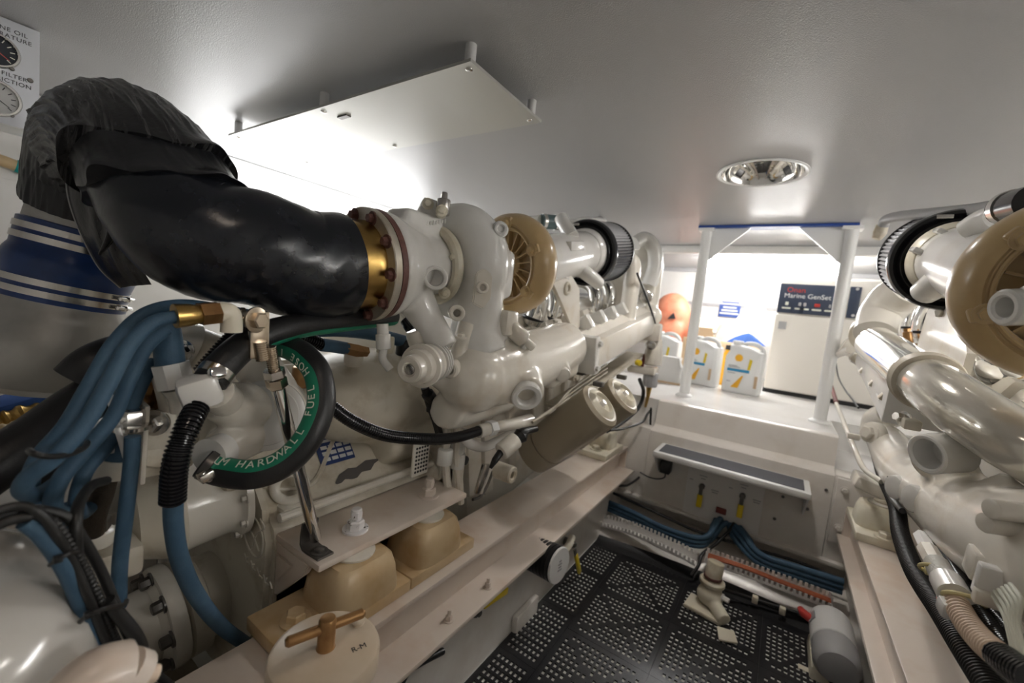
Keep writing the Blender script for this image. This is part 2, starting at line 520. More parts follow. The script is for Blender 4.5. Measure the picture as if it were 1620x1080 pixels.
def strip_lamp(name, label, a, b, r, mm, back):
    t = thing(name, label, 'lamp', a)
    a, b = Vector(a), Vector(b); d = (b - a).normalized()
    m = MB().tube([a - d * .02, b + d * .02], r, 16, 2)
    put('diffuser', m, mm, t)
    m = MB()
    for p in (a - d * .03, b + d * .03): m.box(p + Vector(back) * .5, (abs(back[0]) + .05, .03 if abs(d.y) > .5 else .05, abs(back[2]) + .06) if abs(d.y) > .5 else (.03, abs(back[1]) + .05, abs(back[2]) + .06), bev=.004)
    put('end_cap', m, G['white'], t)
    return t
strip_lamp('fluorescent_lamp', 'bright fluorescent strip on the wall behind the left engine', (-1.90, .62, 1.24), (-1.90, 1.75, 1.24), .03, G['lamp'], (-.07, 0, 0))
strip_lamp('fluorescent_lamp', 'bright fluorescent strip under the ceiling of the far compartment', (-.52, 3.15, 1.375), (.22, 3.15, 1.375), .042, G['lamp_back'], (0, 0, .04))
strip_lamp('fluorescent_lamp', 'added unseen fill strip on the wall behind the right engine', (1.58, .62, 1.24), (1.58, 1.75, 1.24), .03, G['fill_right'], (.07, 0, 0))  # added fill light for the right engine, out of view

# ---------------------------------------------------------------- access plate on the ceiling
hp = thing('ceiling_access_plate', 'brushed metal access plate screwed on spacers under the ceiling', 'plate', (-1.1, .78, 1.39))
c = [at(370, 219, Z=1.395), at(735, 90, Z=1.395), at(858, 192, Z=1.395)]
x0, x1, y0, y1 = -1.56, -.555, .605, .872
m = MB().span((x0, y0, 1.395), (x1, y1, 1.401))
o = put('panel', m, G['hatch'], hp)
for x, y in ((x0 + .02, y0 + .02), (x1 - .02, y0 + .02), (x1 - .02, y1 - .02), (x0 + .02, y1 - .02), (-1.06, y0 + .018), (-1.06, y1 - .018)):
    put('spacer', MB().cyl((x, y, 1.401), (x, y, ZC), .011), G['alu'], hp)
    put('screw', MB().lathe((x, y, 1.3955), (0, 0, -1), [(0, .0075), (.002, .007), (.0035, .004)], 16), G['steel'], hp)
m = MB().span((-1.05, .655, 1.392), (-1.01, .668, 1.3955))
put('latch', m, G['dark_steel'], hp)

# ---------------------------------------------------------------- bed rails
def rail(xs, label, bolts, sgn):
    """xs: inner web, top edge, bottom edge, back"""
    web, te, be, back = xs
    t = thing('engine_bed_rail', label, 'rail', ((te + back) / 2, .4, .25))
    m = MB().span((back, YR, .348), (te, 1.883, .36), bev=.002)
    put('top_flange', m, G['rail'], t)
    m = MB().span((web, YR, .262), (web - sgn * .012, 1.883, .348))
    put('web', m, G['rail'], t)
    m = MB().span((web - sgn * .03, YR, .25), (be, 1.883, .262), bev=.002)
    put('bottom_flange', m, G['rail'], t)
    for y in bolts:
        x = (be + web) / 2 + sgn * .008
        bb = put('bolt', MB().bolt((x, y, .262), (0, 0, 1), .0075, .011), G['rail'], t)
        put('stud', MB().cyl((x, y, .27), (x, y, .286), .004, seg=10), G['rail'], bb)
    put('end_plate', MB().span((web, 1.872, .262), (te, 1.883, .348)), G['rail'], t)
    return t
rail((-.565, -.535, -.492, -.665), 'cream painted steel bed rail under the left engine', (.16, .39, .66, .80), 1)
rr = rail((.285, .262, .248, .43), 'cream painted steel bed rail under the right engine', (), -1)
br = thing('corner_bracket', 'white angle bracket bolting the right bed rail to the bulkhead', 'bracket', (.24, 1.88, .25))
put('plate', MB().span((.225, 1.885, .22), (.36, 1.899, .46), bev=.004), G['gelcoat'], br)
for p in ((.25, 1.885, .42), (.25, 1.885, .28)): put('bolt', MB().bolt(p, (0, -1, 0), .009), G['gelcoat'], br)
# ================================================================ FAR END OF THE AISLE
# ---- portal frame on the step
t = thing('support_frame', 'white two-post support frame standing on the bulkhead step', 'frame', (-.11, 2.235, .588))
for x in (-.388, .172):
    p = put('post', MB().tube([(x, 2.235, .588), (x, 2.235, 1.425)], .024, 24, 2), G['white'], t)
    put('post_base', MB().lathe((x, 2.235, .588), (0, 0, 1), [(0, .042), (.006, .041), (.012, .034), (.016, .026)], 28), G['white'], p)
put('blue_gasket', MB().span((-.425, 2.2, 1.428), (.19, 2.27, 1.4385)), G['blue_paint'], t)
for x, s in ((-.388, 1), (.172, -1)):
    m = MB().prism([(0, 0), (.185, 0), (.165, -.02), (.0, -.175)], .012, o=(x, 2.241 if s > 0 else 2.229, 1.428), u=(s, 0, 0), v=(0, 0, 1))
    put('gusset', m, G['white'], t)
    m = MB().span((x - .035, 2.20, 1.415), (x + .035, 2.27, 1.428))
    put('top_pad', m, G['white'], t)

# ---- footrest
t = thing('foot_step', 'white moulded foot step with dark grey non-slip pad on the bulkhead', 'step', (-.12, 1.9, .35))
m = MB().span((-.392, 1.742, .392), (.148, 1.905, .417), bev=.006)
put('tread', m, G['white'], t)
put('pad', MB().span((-.372, 1.762, .4165), (.128, 1.885, .420), bev=.0015), G['pad'], t)
for x, s in ((-.386, 1), (.142, -1)):
    put('end_bracket', MB().prism([(0, 0), (.145, 0), (.145, -.10), (.115, -.10)], .006 , o=(x - .003, 1.757, .393), u=(0, 1, 0), v=(0, 0, 1)), G['white'], t)
for p in ((.20, .40), (.155, .31), (.075, .33), (.06, .235)):
    put('screw', MB().lathe((p[0], 1.899, p[1]), (0, -1, 0), [(0, .006), (.003, .005)], 12), G['dark_steel'], t)

# ---- fuel valve panel
t = thing('valve_panel', 'white valve panel with two yellow lever handles and a red button', 'panel', (-.13, 1.89, .24))
f = 1.887
put('plate', MB().span((-.268, f, .150), (.015, 1.898, .385)), G['plate_white'], t)
for n, (px, py) in enumerate(((1111, 768), (1175, 783))):
    c = at(px, py, Y=f)
    vb = put('valve_body', MB().rcyl((c.x, f, c.z), (c.x, f - .02, c.z), .011, .002).bolt((c.x, f - .02, c.z), (0, -1, 0), .007), G['dark_steel'], t)
    put('lever', MB().span((c.x - .007, f - .03, c.z - .035), (c.x + .007, f - .022, c.z + .012), bev=.002), G['dark_steel'], vb)
    put('grip', MB().span((c.x - .0105, f - .032, c.z - .085), (c.x + .0105, f - .019, c.z - .03), bev=.004), G['yellow'], vb)
    for dx, dz, sz in ((0, .042, .03), (-.045, .015, .014), (.05, -.005, .028), (.05, -.014, .022), (0, .030, .018)):
        put('print_line', MB().box((c.x + dx, f - .0004, c.z + dz), (sz, .0008, .004)), G['grey'], t)
c = at(1141, 807, Y=f)
put('button', MB().span((c.x - .019, f - .012, c.z - .012), (c.x + .019, f, c.z + .012), bev=.003), G['dark_red'], t)
c = at(1165, 822, Y=f)

# ---- plug-in adapter
t = thing('power_adapter', 'small black power adapter hanging under the foot step', 'adapter', (-.36, 1.88, .33))
c = at(1053, 738, Y=1.86)
put('case', MB().box((c.x, 1.87, c.z), (.042, .055, .055), bev=.004), G['black'], t)
cb = put('cord', MB().tube([(c.x, 1.87, c.z - .027), (c.x, 1.865, c.z - .05), (c.x - .03, 1.87, c.z - .068), (c.x - .07, 1.88, c.z - .075), (c.x - .11, 1.885, c.z - .068)], .0028, 8), G['wire_black'], t)

# ---- cable ducts under the bulkhead
def duct(name, label, pts, n):
    t = thing(name, label, 'cable duct', pts[0])
    P_ = resample(spline(pts, 20), .004)
    rings = []
    up = Vector((0, 0, 1)); bk = Vector((0, 1, 0))
    for p in P_:
        rings.append([p, p + up * .008, p + up * .008 + bk * .003, p + up * .002 + bk * .003, p + up * .002 + bk * .036, p + up * .026 + bk * .036, p + up * .026 + bk * .039, p + bk * .039])
    put('trough', MB().loft(rings), G['plate_white'], t)
    step = max(1, len(P_) // n)
    for i in range(step // 2, len(P_), step):
        for q, h in ((Vector((0, .0015, .007)), .014), (Vector((0, .0375, .025)), .016)):
            p = P_[i] + q
            put('finger', MB().box(p + up * h / 2, (.009, .0035, h), bev=.0008, seg=1), G['plate_white'], t)
    return t
duct('cable_duct', 'slotted white cable duct curving below the left of the bulkhead', [(-.56, 1.70, .038), (-.42, 1.685, .062), (-.27, 1.665, .066), (-.165, 1.655, .056)], 22)
duct('cable_duct', 'slotted white cable duct with orange wires below the right of the bulkhead', [(-.14, 1.66, .082), (.04, 1.665, .086), (.16, 1.67, .085), (.25, 1.675, .082)], 22)

def hose(name, label, pts, r, mt, cat='hose', group=None, seg=14, sub=8, corr=None, depth=.18):
    m = MB()
    if corr: m.corr(pts, r, corr, depth, seg)
    else: m.tube(pts, r, seg, sub)
    o = put(name, m, mt); return tag(o, label, cat, group)

for i in range(5):
    dz = (i % 3) * .016; dy = (i // 3) * .022
    hose('blue_hose', 'blue hose bundled in the cable duct beneath the valve panel', [(-.60, 1.79 + dy, .085 + dz), (-.45, 1.755 + dy, .095 + dz), (-.3, 1.74 + dy, .085 + dz), (-.16, 1.745 + dy, .10 + dz), (-.14 + .008 * i, 1.84, .15 + dz), (-.135 + .01 * i, 1.868, .17)], .0105, G['blue_hose'], group='blue hoses bundled below the bulkhead, left')
for i in range(5):
    dz = (i % 3) * .017; dy = (i // 3) * .022
    hose('blue_hose', 'blue hose bundled low beside the right bed rail', [(-.09 + .01 * i, 1.868, .17), (-.06 + .012 * i, 1.83, .135 + dz), (.03, 1.76 + dy, .108 + dz), (.15, 1.74 + dy, .118 + dz), (.27, 1.745 + dy, .122 + dz)], .011, G['blue_hose'], group='blue hoses bundled below the bulkhead, right')
for i in range(4):
    hose('orange_wire', 'orange brown wire lying in the right cable duct', [(-.13, 1.675 + .007 * i, .098 + .004 * (i % 2)), (-.02, 1.68 + .006 * i, .107), (.1, 1.685 + .007 * i, .103), (.24, 1.688 + .006 * i, .100)], .0042, G['wire_red'], 'wire', 'orange wires in the right cable duct', 8)
for i in range(2):
    hose('black_cable', ['thin black cable strung along the wall above the blue hoses', 'black cable hanging from the valve panel into the right duct'][i], [[(-.6, 1.83, .15), (-.4, 1.80, .145), (-.2, 1.82, .115), (0, 1.83, .12), (.14, 1.82, .135), (.28, 1.81, .13)], [(-.07, 1.865, .18), (-.085, 1.83, .15), (-.115, 1.77, .115), (-.15, 1.70, .09), (-.155, 1.66, .06), (-.17, 1.63, .03)]][i], .006, G['wire_black'], 'cable')

# ---- discharge fitting on the mat
t = thing('pump_fitting', 'cream plastic discharge valve standing on the perforated mat', 'valve', (-.085, 1.49, 0))
p = Vector((-.095, 1.545, 0))
put('base', MB().prism([(-.07, -.05), (.045, -.05), (.06, -.02), (.045, .03), (-.06, .035)], .012, o=p + Vector((0, -.03, .001)), u=(1, -.15, 0), v=(0, 1, 0), bev=.002), G['cream'], t)
put('foot', MB().prism([(-.025, -.03), (.03, -.03), (.03, .02), (-.02, .03)], .006, o=(-.030, 1.425, .004), u=(1, .5, 0), v=(-.3, 1, 0), bev=.001), G['cream'], t)
m = MB()
m.sph(p + Vector((0, -.01, .045)), (.042, .04, .035)).cyl(p + Vector((0, 0, .02)), p + Vector((0, 0, .08)), .034).cyl(p + Vector((.01, -.02, .035)), p + Vector((.055, -.075, .02)), .022)
cast('body', m, G['cream'], t, .004, 3)
put('collar', MB().lathe(p + Vector((0, 0, .078)), (0, 0, 1), [(0, .036), (.004, .040), (.014, .040), (.018, .036)], 24), G['cream'], t)
put('outlet_pipe', MB().rcyl(p + Vector((0, 0, .096)), p + Vector((.003, .01, .155)), .027, .003), G['cream'], t)
put('screw', MB().bolt(p + Vector((.038, -.02, .06)), (1, -.3, 0), .008, .02), G['plate_white'], t)
put('hose_clamp', MB().lathe(p + Vector((0, 0, .102)), (0, 0, 1), [(0, .0285), (.008, .0285)], 24), G['rust_flange'], t)

# ---- wiring junction on the mat
t = thing('wire_connector', 'small white cable connector on the mat by the right bed rail', 'connector', (.06, 1.64, .03))
put('lead', MB().tube([(-.06, 1.6, .045), (.0, 1.64, .03), (.08, 1.66, .028), (.15, 1.67, .03), (.24, 1.68, .03)], .006, 10), G['wire_black'], t)
for x in (.035, .115): put('plug', MB().box((x, 1.645, .032), (.018, .02, .024), bev=.003), G['cream'], t)

# ---- bilge pump at the right rail
t = thing('bilge_pump', 'grey and white pump motor with red capped terminal under the right bed rail', 'pump', (.25, 1.6, 0))
a, b_ = at(1338, 950, Y=1.60), at(1362, 1062, Y=1.30)
a = Vector((.232, 1.60, .085)); b_ = Vector((.236, 1.38, .075))
d = (b_ - a).normalized(); L = (b_ - a).length
put('motor', MB().lathe(a, d, [(0, .045), (.006, .053), (.02, .055), (L * .55, .055), (L * .56, .052)], 32), G['white'], t)
put('head', MB().lathe(a + d * L * .56, d, [(0, .053), (.01, .055), (L * .3, .055), (L * .38, .045), (L * .42, .02)], 32), G['grey'], t)
put('end_cap', MB().lathe(a - d * .02, d, [(0, .03), (.004, .040), (.02, .043)], 24), G['cream'], t)
put('rating_label', MB().box(a + d * .05 + Vector((-.051, 0, .022)), (.004, .035, .025), rot=Matrix.Rotation(.42, 3, 'Y')), G['grey'], t)
rc = put('terminal_cap', MB().tube([a + Vector((-.045, -.055, .01)), a + Vector((-.068, -.03, .008)), a + Vector((-.078, -.012, .01))], [.012, .013, .008], 14), G['red'], t)
put('lead', MB().tube([a + Vector((-.045, -.055, .01)), a + Vector((-.03, -.10, -.01)), a + Vector((-.03, -.16, -.04)), a + Vector((.01, -.22, -.06))], .005, 8), G['wire_black'], t)
put('cradle', MB().box(a + d * .1 + Vector((0, 0, -.065)), (.10, .16, .04), bev=.006), G['cream'], t)
for s_ in (-1, 1): put('foot', MB().box(a + d * .1 + Vector((.02 * s_, .05 * s_, -.085)), (.11, .02, .012), bev=.002), G['cream'], t)
c = at(1375, 1062, Y=1.15)
t = thing('strainer_cap', 'white screw cap with blue band low beside the right bed rail', 'cap', (.22, 1.2, .08))
put('jar', MB().rcyl((.245, 1.18, -.016), (.245, 1.18, .062), .05, .004), G['blue_paint'], t)
put('lid', MB().rcyl((.245, 1.18, .063), (.245, 1.18, .082), .054, .006), G['white'], t)

# ================================================================ FAR COMPARTMENT
Y0 = 3.0
t = thing('generator', 'cream boxed marine generator set with dark control panel on the far deck', 'generator', (.3, Y0, .588))
put('skid', MB().span((-.075, Y0 + .01, .588), (.78, Y0 + .5, .612)), G['black'], t)
put('housing', MB().span((-.07, Y0, .612), (.80, Y0 + .55, 1.075), bev=.01), G['gen_cream'], t)
put('upper_housing', MB().span((-.068, Y0 + .03, 1.075), (.80, Y0 + .55, 1.30), bev=.01), G['gen_cream'], t)
cp = put('control_panel', MB().span((-.066, Y0 + .018, 1.085), (.215, Y0 + .031, 1.262), bev=.002), G['panel_dark'], t)
f = Y0 + .0175
text('lettering', 'Onan', G['red'], cp, (-.03, f, 1.225), (1, 0, 0), (0, 0, 1), .042, 'LEFT')
text('lettering', 'Marine GenSet', G['white'], cp, (-.04, f, 1.19), (1, 0, 0), (0, 0, 1), .038, 'LEFT')
for x, mm, w_ in ((-.02, 'print', .012), (.045, 'grey', .01), (.07, 'grey', .01), (.13, 'red', .02), (.19, 'grey', .008)):
    put('switch', MB().box((x, f - .003, 1.142), (w_ * 1.4, .012, .02), bev=.003), G[mm], cp)
    put('switch_label', MB().box((x, f, 1.115), (.045, .0012, .010)), G['print'], cp)
put('small_label', MB().span((-.045, Y0 - .001, .985), (-.005, Y0 + .001, 1.03)), G['grey'], t)
ip = put('instrument_panel', MB().span((.27, Y0 + .018, 1.085), (.32, Y0 + .031, 1.262), bev=.002), G['panel_dark'], t)
for z in (1.25, 1.10): put('screw', MB().cyl((.30, Y0 + .012, z), (.30, Y0 + .02, z), .008, seg=12), G['alu'], ip)
put('switchgear', MB().span((.38, Y0 + .0, 1.075), (.55, Y0 + .03, 1.25), bev=.002), G['grey'], t)
put('warning_label', MB().span((.32, Y0 - .0012, 1.035), (.40, Y0 + .001, 1.065)), G['shell_yellow'], t)
hose('blue_pipe', 'dark blue pipe rising beside the generator behind the right air filter', [(.47, 2.93, 1.02), (.45, 2.93, 1.14), (.48, 2.93, 1.24), (.56, 2.93, 1.31)], .022, G['blue_paint'], 'pipe')

# ---- oil jugs
def jug(x, y, rz, label, h=.30):
    t = thing('oil_jug', label, 'jug', (x, y, .588), 'white oil jugs on the far deck')
    R_ = Matrix.Rotation(rz, 3, 'Z'); o = Vector((x, y, .588))
    W, D_ = .098, .062
    def ringz(z, w_, d_, dx=0):
        out = []
        for i in range(28):
            a = 2 * PI * i / 28; c_, s_ = math.cos(a), math.sin(a)
            e = .35
            out.append(o + R_ @ Vector((dx + w_ * math.copysign(abs(c_) ** e, c_), d_ * math.copysign(abs(s_) ** e, s_), z)))
        return out
    m = MB().loft([ringz(0, W * .94, D_ * .9), ringz(.006, W, D_), ringz(h * .66, W, D_), ringz(h * .78, W * .9, D_ * .92, .008), ringz(h * .86, W * .62, D_ * .72, -.022), ringz(h * .89, W * .4, D_ * .5, -.045)])
    put('body', m, G['white'], t)
    put('cap', MB().lathe(o + R_ @ Vector((-.05, 0, h * .885)), (0, 0, 1), [(0, .027), (.003, .029), (.022, .029), (.026, .025)], 20), G['white'], t)
    put('handle', MB().tube([o + R_ @ Vector(v) for v in ((-.028, 0, h * .86), (.0, 0, h * .93), (.045, 0, h * .93), (.08, 0, h * .84), (.088, 0, h * .66))], .0125, 12), G['white'], t)
    f = -D_ - .0012
    def dec(name, poly, mm):
        return put(name, MB().prism(poly, .001, o=o + R_ @ Vector((0, f, 0)), u=R_ @ Vector((1, 0, 0)), v=(0, 0, 1)), G[mm], t)
    # scallop emblem
    cxs, cz = -.022, h * .66
    pts = []
    for i in range(25):
        a = math.radians(-40 + i * 260 / 24)
        r = .020 + .0018 * math.cos(i * PI)
        pts.append((cxs + r * math.cos(a), cz + r * math.sin(a)))
    pts += [(cxs - .009, cz - .02), (cxs + .009, cz - .02)]
    dec('scallop_emblem', pts, 'shell_yellow')
    dec('label_band', [(-.075, h * .40), (.04, h * .40), (.04, h * .45), (-.075, h * .45)], 'label_blue')
    dec('label_stripe', [(.028, h * .46), (.042, h * .46), (.048, h * .64), (.034, h * .66)], 'yellow')
    dec('label_swoosh', [(-.045, h * .10), (-.008, h * .10), (.012, h * .33), (.006, h * .34), (-.03, h * .17)], 'shell_yellow')
    for z, w_ in ((.50, .045), (.475, .06), (.36, .04), (.20, .02)):
        dec('label_print', [(-.07, h * z), (-.07 + w_, h * z), (-.07 + w_, h * (z + .014)), (-.07, h * (z + .014))], 'grey')
    dec('level_window', [(.07, h * .14), (.085, h * .14), (.085, h * .36), (.07, h * .36)], 'cardboard')
    return t
jug(-.175, 2.76, -.12, 'white oil jug standing beside the generator, rightmost of three', .31)
jug(-.405, 2.82, -.3, 'white oil jug half hidden by the left frame post', .31)
jug(-.66, 2.90, -.1, 'white oil jug behind the cylinder of the left engine, leftmost of three', .31)

# ---- clutter behind the jugs
m = MB()
c = at(1062, 500, Y=3.5)
m.sph(c, (.15, .10, .19), 24).sph(c + Vector((.02, -.02, -.12)), (.14, .10, .13), 20)
t = thing('float_bag', 'orange red rounded plastic float bag against the far wall', 'bag', (c.x, 3.5, .588))
cast('shell', m, G['orange_plastic'], t, .012, 5)
put('patch', MB().prism([(-.03, -.025), (.03, -.02), (.01, .03)], .01, o=c + Vector((.03, -.105, .0)), u=(1, 0, 0), v=(0, 0, 1)), G['ink'], t)
for dx, dz in ((-.04, -.17), (.03, -.22), (-.10, -.20)): put('highlight_lump', MB().sph(c + Vector((dx, -.1, dz)), .04, 12), G['orange_plastic'], t)
c0, c1 = at(1136, 500, Y=YB - .012), at(1173, 478, Y=YB - .012)
t = thing('wall_sign', 'small blue and white notice on the far wall', 'sign', (c0.x, YB - .01, c0.z))
put('board', MB().span((c0.x, YB - .012, c0.z), (c1.x, YB - .006, c1.z + .01)), G['white'], t)
put('blue_field', MB().span((c0.x, YB - .014, c0.z), (c1.x, YB - .011, c1.z - .03)), G['blue_paint'], t)
for dz, w_ in ((.03, .14), (.055, .12), (.08, .10)): put('print_line', MB().box(((c0.x + c1.x) / 2, YB - .0145, c0.z + dz), (w_, .001, .012)), G['print'], t)
put('print_line', MB().box(((c0.x + c1.x) / 2, YB - .0125, c1.z - .008), (.13, .001, .014)), G['blue_paint'], t)

def rag(name, label, c, base, h, mt, seed, tip=(0, 0)):
    rnd = random.Random(seed); m = MB(); rings = []
    ph = [rnd.uniform(0, 6.28) for _ in range(4)]
    for k in range(9):
        t_ = k / 8
        r = (1 - t_) ** .75 + .03
        ring = []
        for i in range(32):
            a = 2 * PI * i / 32
            w_ = 1 + .16 * math.sin(3 * a + ph[0] + t_) + .10 * math.sin(5 * a + ph[1]) + .06 * math.sin(9 * a + ph[2])
            ring.append(Vector((c[0] + tip[0] * t_ + base[0] * r * w_ * math.cos(a), c[1] + tip[1] * t_ + base[1] * r * w_ * math.sin(a), c[2] + h * t_)))
        rings.append(ring)
    m.loft(rings)
    return tag(put(name, m, mt, angle=60), label, 'rag')
# a cardboard carton under the rags
t = thing('cardboard_carton', 'open cardboard carton behind the oil jugs', 'box', (-.42, 3.35, .588))
put('carton_body', MB().span((-.62, 3.22, .588), (-.12, 3.5, .86), bev=.003), G['cardboard'], t)
put('flap', MB().prism([(0, 0), (.16, 0), (.15, .10), (.01, .10)], .004, o=(-.58, 3.24, .86), u=(1, 0, 0), v=(0, -.5, .8)), G['cardboard'], t)
rag('white_rag', 'white cloth heaped on the carton beside the generator', (-.235, 3.36, .861), (.14, .11), .34, G['rag'], 3, (.04, 0))
rag('blue_rag', 'crumpled blue cloth tucked below the white rag', (-.21, 3.245, .861), (.10, .02), .075, G['rag_blue'], 5)
t = thing('white_bottle', 'white bottle lying on the carton behind the jugs', 'bottle', (-.50, 3.26, .95))
put('bottle_body', MB().lathe((-.60, 3.30, .935), (1, 0, -.12), [(0, .02), (.005, .035), (.10, .037), (.14, .02), (.15, .014), (.165, .014)], 20), G['cream'], t)
put('bottle_cap', MB().lathe((-.436, 3.30, .915), (1, 0, -.12), [(0, .017), (.02, .016)], 16), G['grey'], t)
t = thing('small_carton', 'small pale carton on top of the cardboard box', 'box', (-.48, 3.4, .95))
put('carton_body', MB().box((-.50, 3.42, .945), (.15, .1, .11), rot=Matrix.Rotation(.3, 3, 'Y'), bev=.003), G['cream'], t)
t = thing('orange_bottle', 'orange bottle with black cap wedged between two oil jugs', 'bottle', (-.30, 2.98, .588))
put('bottle_body', MB().lathe((-.295, 2.99, .588), (0, 0, 1), [(0, .03), (.004, .033), (.19, .033), (.22, .015), (.23, .013)], 20), G['shell_yellow'], t)
put('bottle_cap', MB().lathe((-.295, 2.99, .818), (0, 0, 1), [(0, .016), (.03, .015)], 16), G['ink'], t)
m = MB().box((-.72, 2.78, .65), (.15, .12, .12), bev=.02)
t = thing('paper_bag', 'crumpled white paper bag on the deck left of the jugs', 'bag', (-.6, 2.6, .588))
m = MB(); c = at(1058, 598, Y=2.62)
rr_ = []
for k in range(7):
    z = .588 + .16 * k / 6; s_ = 1 - .25 * (k / 6) ** 2
    rr_.append([Vector((c.x + .075 * s_ * math.copysign(abs(math.cos(a)) ** .5, math.cos(a)) + .006 * math.sin(k * 2 + i), 2.62 + .05 * s_ * math.copysign(abs(math.sin(a)) ** .5, math.sin(a)) + .005 * math.sin(k * 3 + i * 2), z)) for i in range(20) for a in (2 * PI * i / 20,)])
m.loft(rr_)
put('sack', m, G['rag'], t)
put('bottom_band', MB().span((c.x - .077, 2.566, .588), (c.x + .077, 2.571, .60)), G['cardboard'], t)
# ================================================================ LEFT ENGINE
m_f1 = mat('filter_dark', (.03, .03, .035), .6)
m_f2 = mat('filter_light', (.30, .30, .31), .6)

def air_filter(parent, c, ax, R, L, name='air_filter'):
    """clamp-on cone filter: c = centre of its front rim, ax = direction away from the viewer"""
    c = Vector(c); x, y, a = basis(ax)
    n = 64; rings = []
    for t in (0.02, L):
        rings.append([c + a * t + (x * math.cos(PI * i / n) + y * math.sin(PI * i / n)) * (R * (.985 if i % 2 else .93)) for i in range(2 * n)])
    m = MB().loft(rings)
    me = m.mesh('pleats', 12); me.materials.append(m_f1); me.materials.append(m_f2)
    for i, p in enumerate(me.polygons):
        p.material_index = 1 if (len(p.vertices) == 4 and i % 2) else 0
    f = put(name, me, m_f1, parent)
    put('rubber_rim', MB().lathe(c - a * .006, a, [(.01, R * .74), (.0, R * .76), (-.002, R * .82), (.006, R * .87), (.0, R * .93), (.002, R * .99), (.012, R * 1.02), (.026, R * 1.02), (.034, R * .97), (.034, R * .5)], 64, cap=False), G['black_gloss'], f)
    put('end_rim', MB().lathe(c + a * (L - .006), a, [(0, R * .96), (.002, R * 1.0), (.012, R * 1.0), (.016, R * .94), (.018, R * .1)], 64), G['rubber'], f)
    put('clamp_screw', MB().box(c + a * (-.004) + x * R * .30 + y * R * .86, (.03, .012, .01), bev=.002), G['steel'], f)
    return f

def compressor(parent, c, ax, R):
    """tan compressor cover: c centre of the rear plane, ax towards the viewer"""
    c = Vector(c); x, y, a = basis(ax)
    o = put('compressor_cover', MB().lathe(c, a, [(-.05, R * .5), (-.04, R * .85), (-.02, R * .97), (.0, R), (.02, R * .985), (.036, R * .93), (.046, R * .86), (.050, R * .80), (.046, R * .77), (.046, R * .72), (.034, R * .70), (.030, R * .66), (.012, R * .64), (.008, R * .3), (.02, R * .28), (.03, R * .1)], 72), G['tan'], parent)
    put('seal_ring', MB().torus(c + a * .046, a, R * .725, .004, 64, 8), G['tan'], o)
    for i in range(18):
        th = 2 * PI * i / 18 + .1
        d = x * math.cos(th) + y * math.sin(th); e = a.cross(d)
        rm = Matrix((d, e, a)).transposed()
        put('rib', MB().box(c + d * R * .46 + a * .018, (R * .38, .0035, .024), rot=rm), G['tan'], o)
    for i in range(6):
        th = 2 * PI * (i + .35) / 6
        d = x * math.cos(th) + y * math.sin(th); e = a.cross(d)
        rm = Matrix((d, e, a)).transposed()
        bb = put('lug', MB().box(c + d * R * .80 + a * .045, (.032, .022, .012), rot=rm, bev=.004), G['tan'], o)
        put('bolt', MB().bolt(c + d * R * .78 + a * .05, a, .0105, .011), G['tan'], o)
    return o

E1 = thing('diesel_engine', 'large cream painted turbocharged diesel engine on the left of the aisle', 'engine', (-1.0, 1.2, .36))

# ---- block, sump and heads (everything follows the bow-up axis)
o0 = Vector((0, 1.35, .66))
def eng(x, t, n): return Vector((x, 0, 0)) + o0 + T * t + NUP * n     # engine coordinates
ROT = Matrix((Vector((1, 0, 0)), T, NUP)).transposed()
m = MB()
m.box(eng(-1.08, .02, -.06), (.72, .92, .34), rot=ROT, bev=.02)
m.box(eng(-1.08, .0, -.25), (.68, .86, .22), rot=ROT, bev=.03)
for k in range(7): m.box(eng(-.72, -.36 + k * .13, -.09), (.03, .045, .30), rot=ROT, bev=.008)
m.box(eng(-1.08, .10, .17), (.56, 1.0, .2), rot=ROT, bev=.03)
put('cylinder_block', m, G['engine'], E1)
m = MB()
m.box(eng(-.82, .14, .20), (.20, .98, .10), rot=ROT @ Matrix.Rotation(-.5, 3, 'Y'), bev=.015)
m.box(eng(-1.34, .14, .20), (.20, .98, .10), rot=ROT @ Matrix.Rotation(.5, 3, 'Y'), bev=.015)
put('cylinder_head', m, G['engine'], E1)
for k in range(6):
    m = MB().box(eng(-.735, -.28 + k * .155, .205), (.10, .12, .075), rot=ROT @ Matrix.Rotation(-.45, 3, 'Y'), bev=.012)
    hc = put('rocker_cover', m, G['engine'], E1)
    put('bolt', MB().bolt(eng(-.70, -.28 + k * .155, .245), NUP + Vector((.4, 0, 0)), .010), G['engine'], hc)

# ---- manifold along the inboard side
m = MB()
m.tube([(-.60, .72, .775), (-.59, .85, .785), (-.59, 1.02, .805), (-.59, 1.22, .842)], [.075, .088, .085, .078], 24)
m.sph((-.595, .76, .775), (.085, .09, .085))
m.tube([(-.60, .80, .82), (-.615, .80, .89), (-.64, .80, .95)], [.062, .056, .066], 20)
m.tube([(-.62, .70, .77), (-.64, .66, .80), (-.66, .63, .88)], [.035, .028, .03], 14)
m.box((-.60, 1.12, .785), (.15, .18, .10), rot=ROT, bev=.02)
m.tube([(-.545, .90, .775), (-.50, .845, .745)], .047, 20)
m.tube([(-.56, 1.10, .80), (-.515, 1.06, .775)], .030, 16)
m.tube([(-.62, .70, .70), (-.63, .76, .69), (-.63, .95, .70)], .045, 14)
cast('exhaust_manifold', m, G['engine'], E1, .006, 6)
put('port', MB().ringcyl((-.515, .862, .754), (-.487, .832, .738), .037, .022), G['engine_clean'], E1)
put('plug', MB().rcyl((-.525, 1.07, .78), (-.505, 1.052, .77), .022, .004), G['engine'], E1)
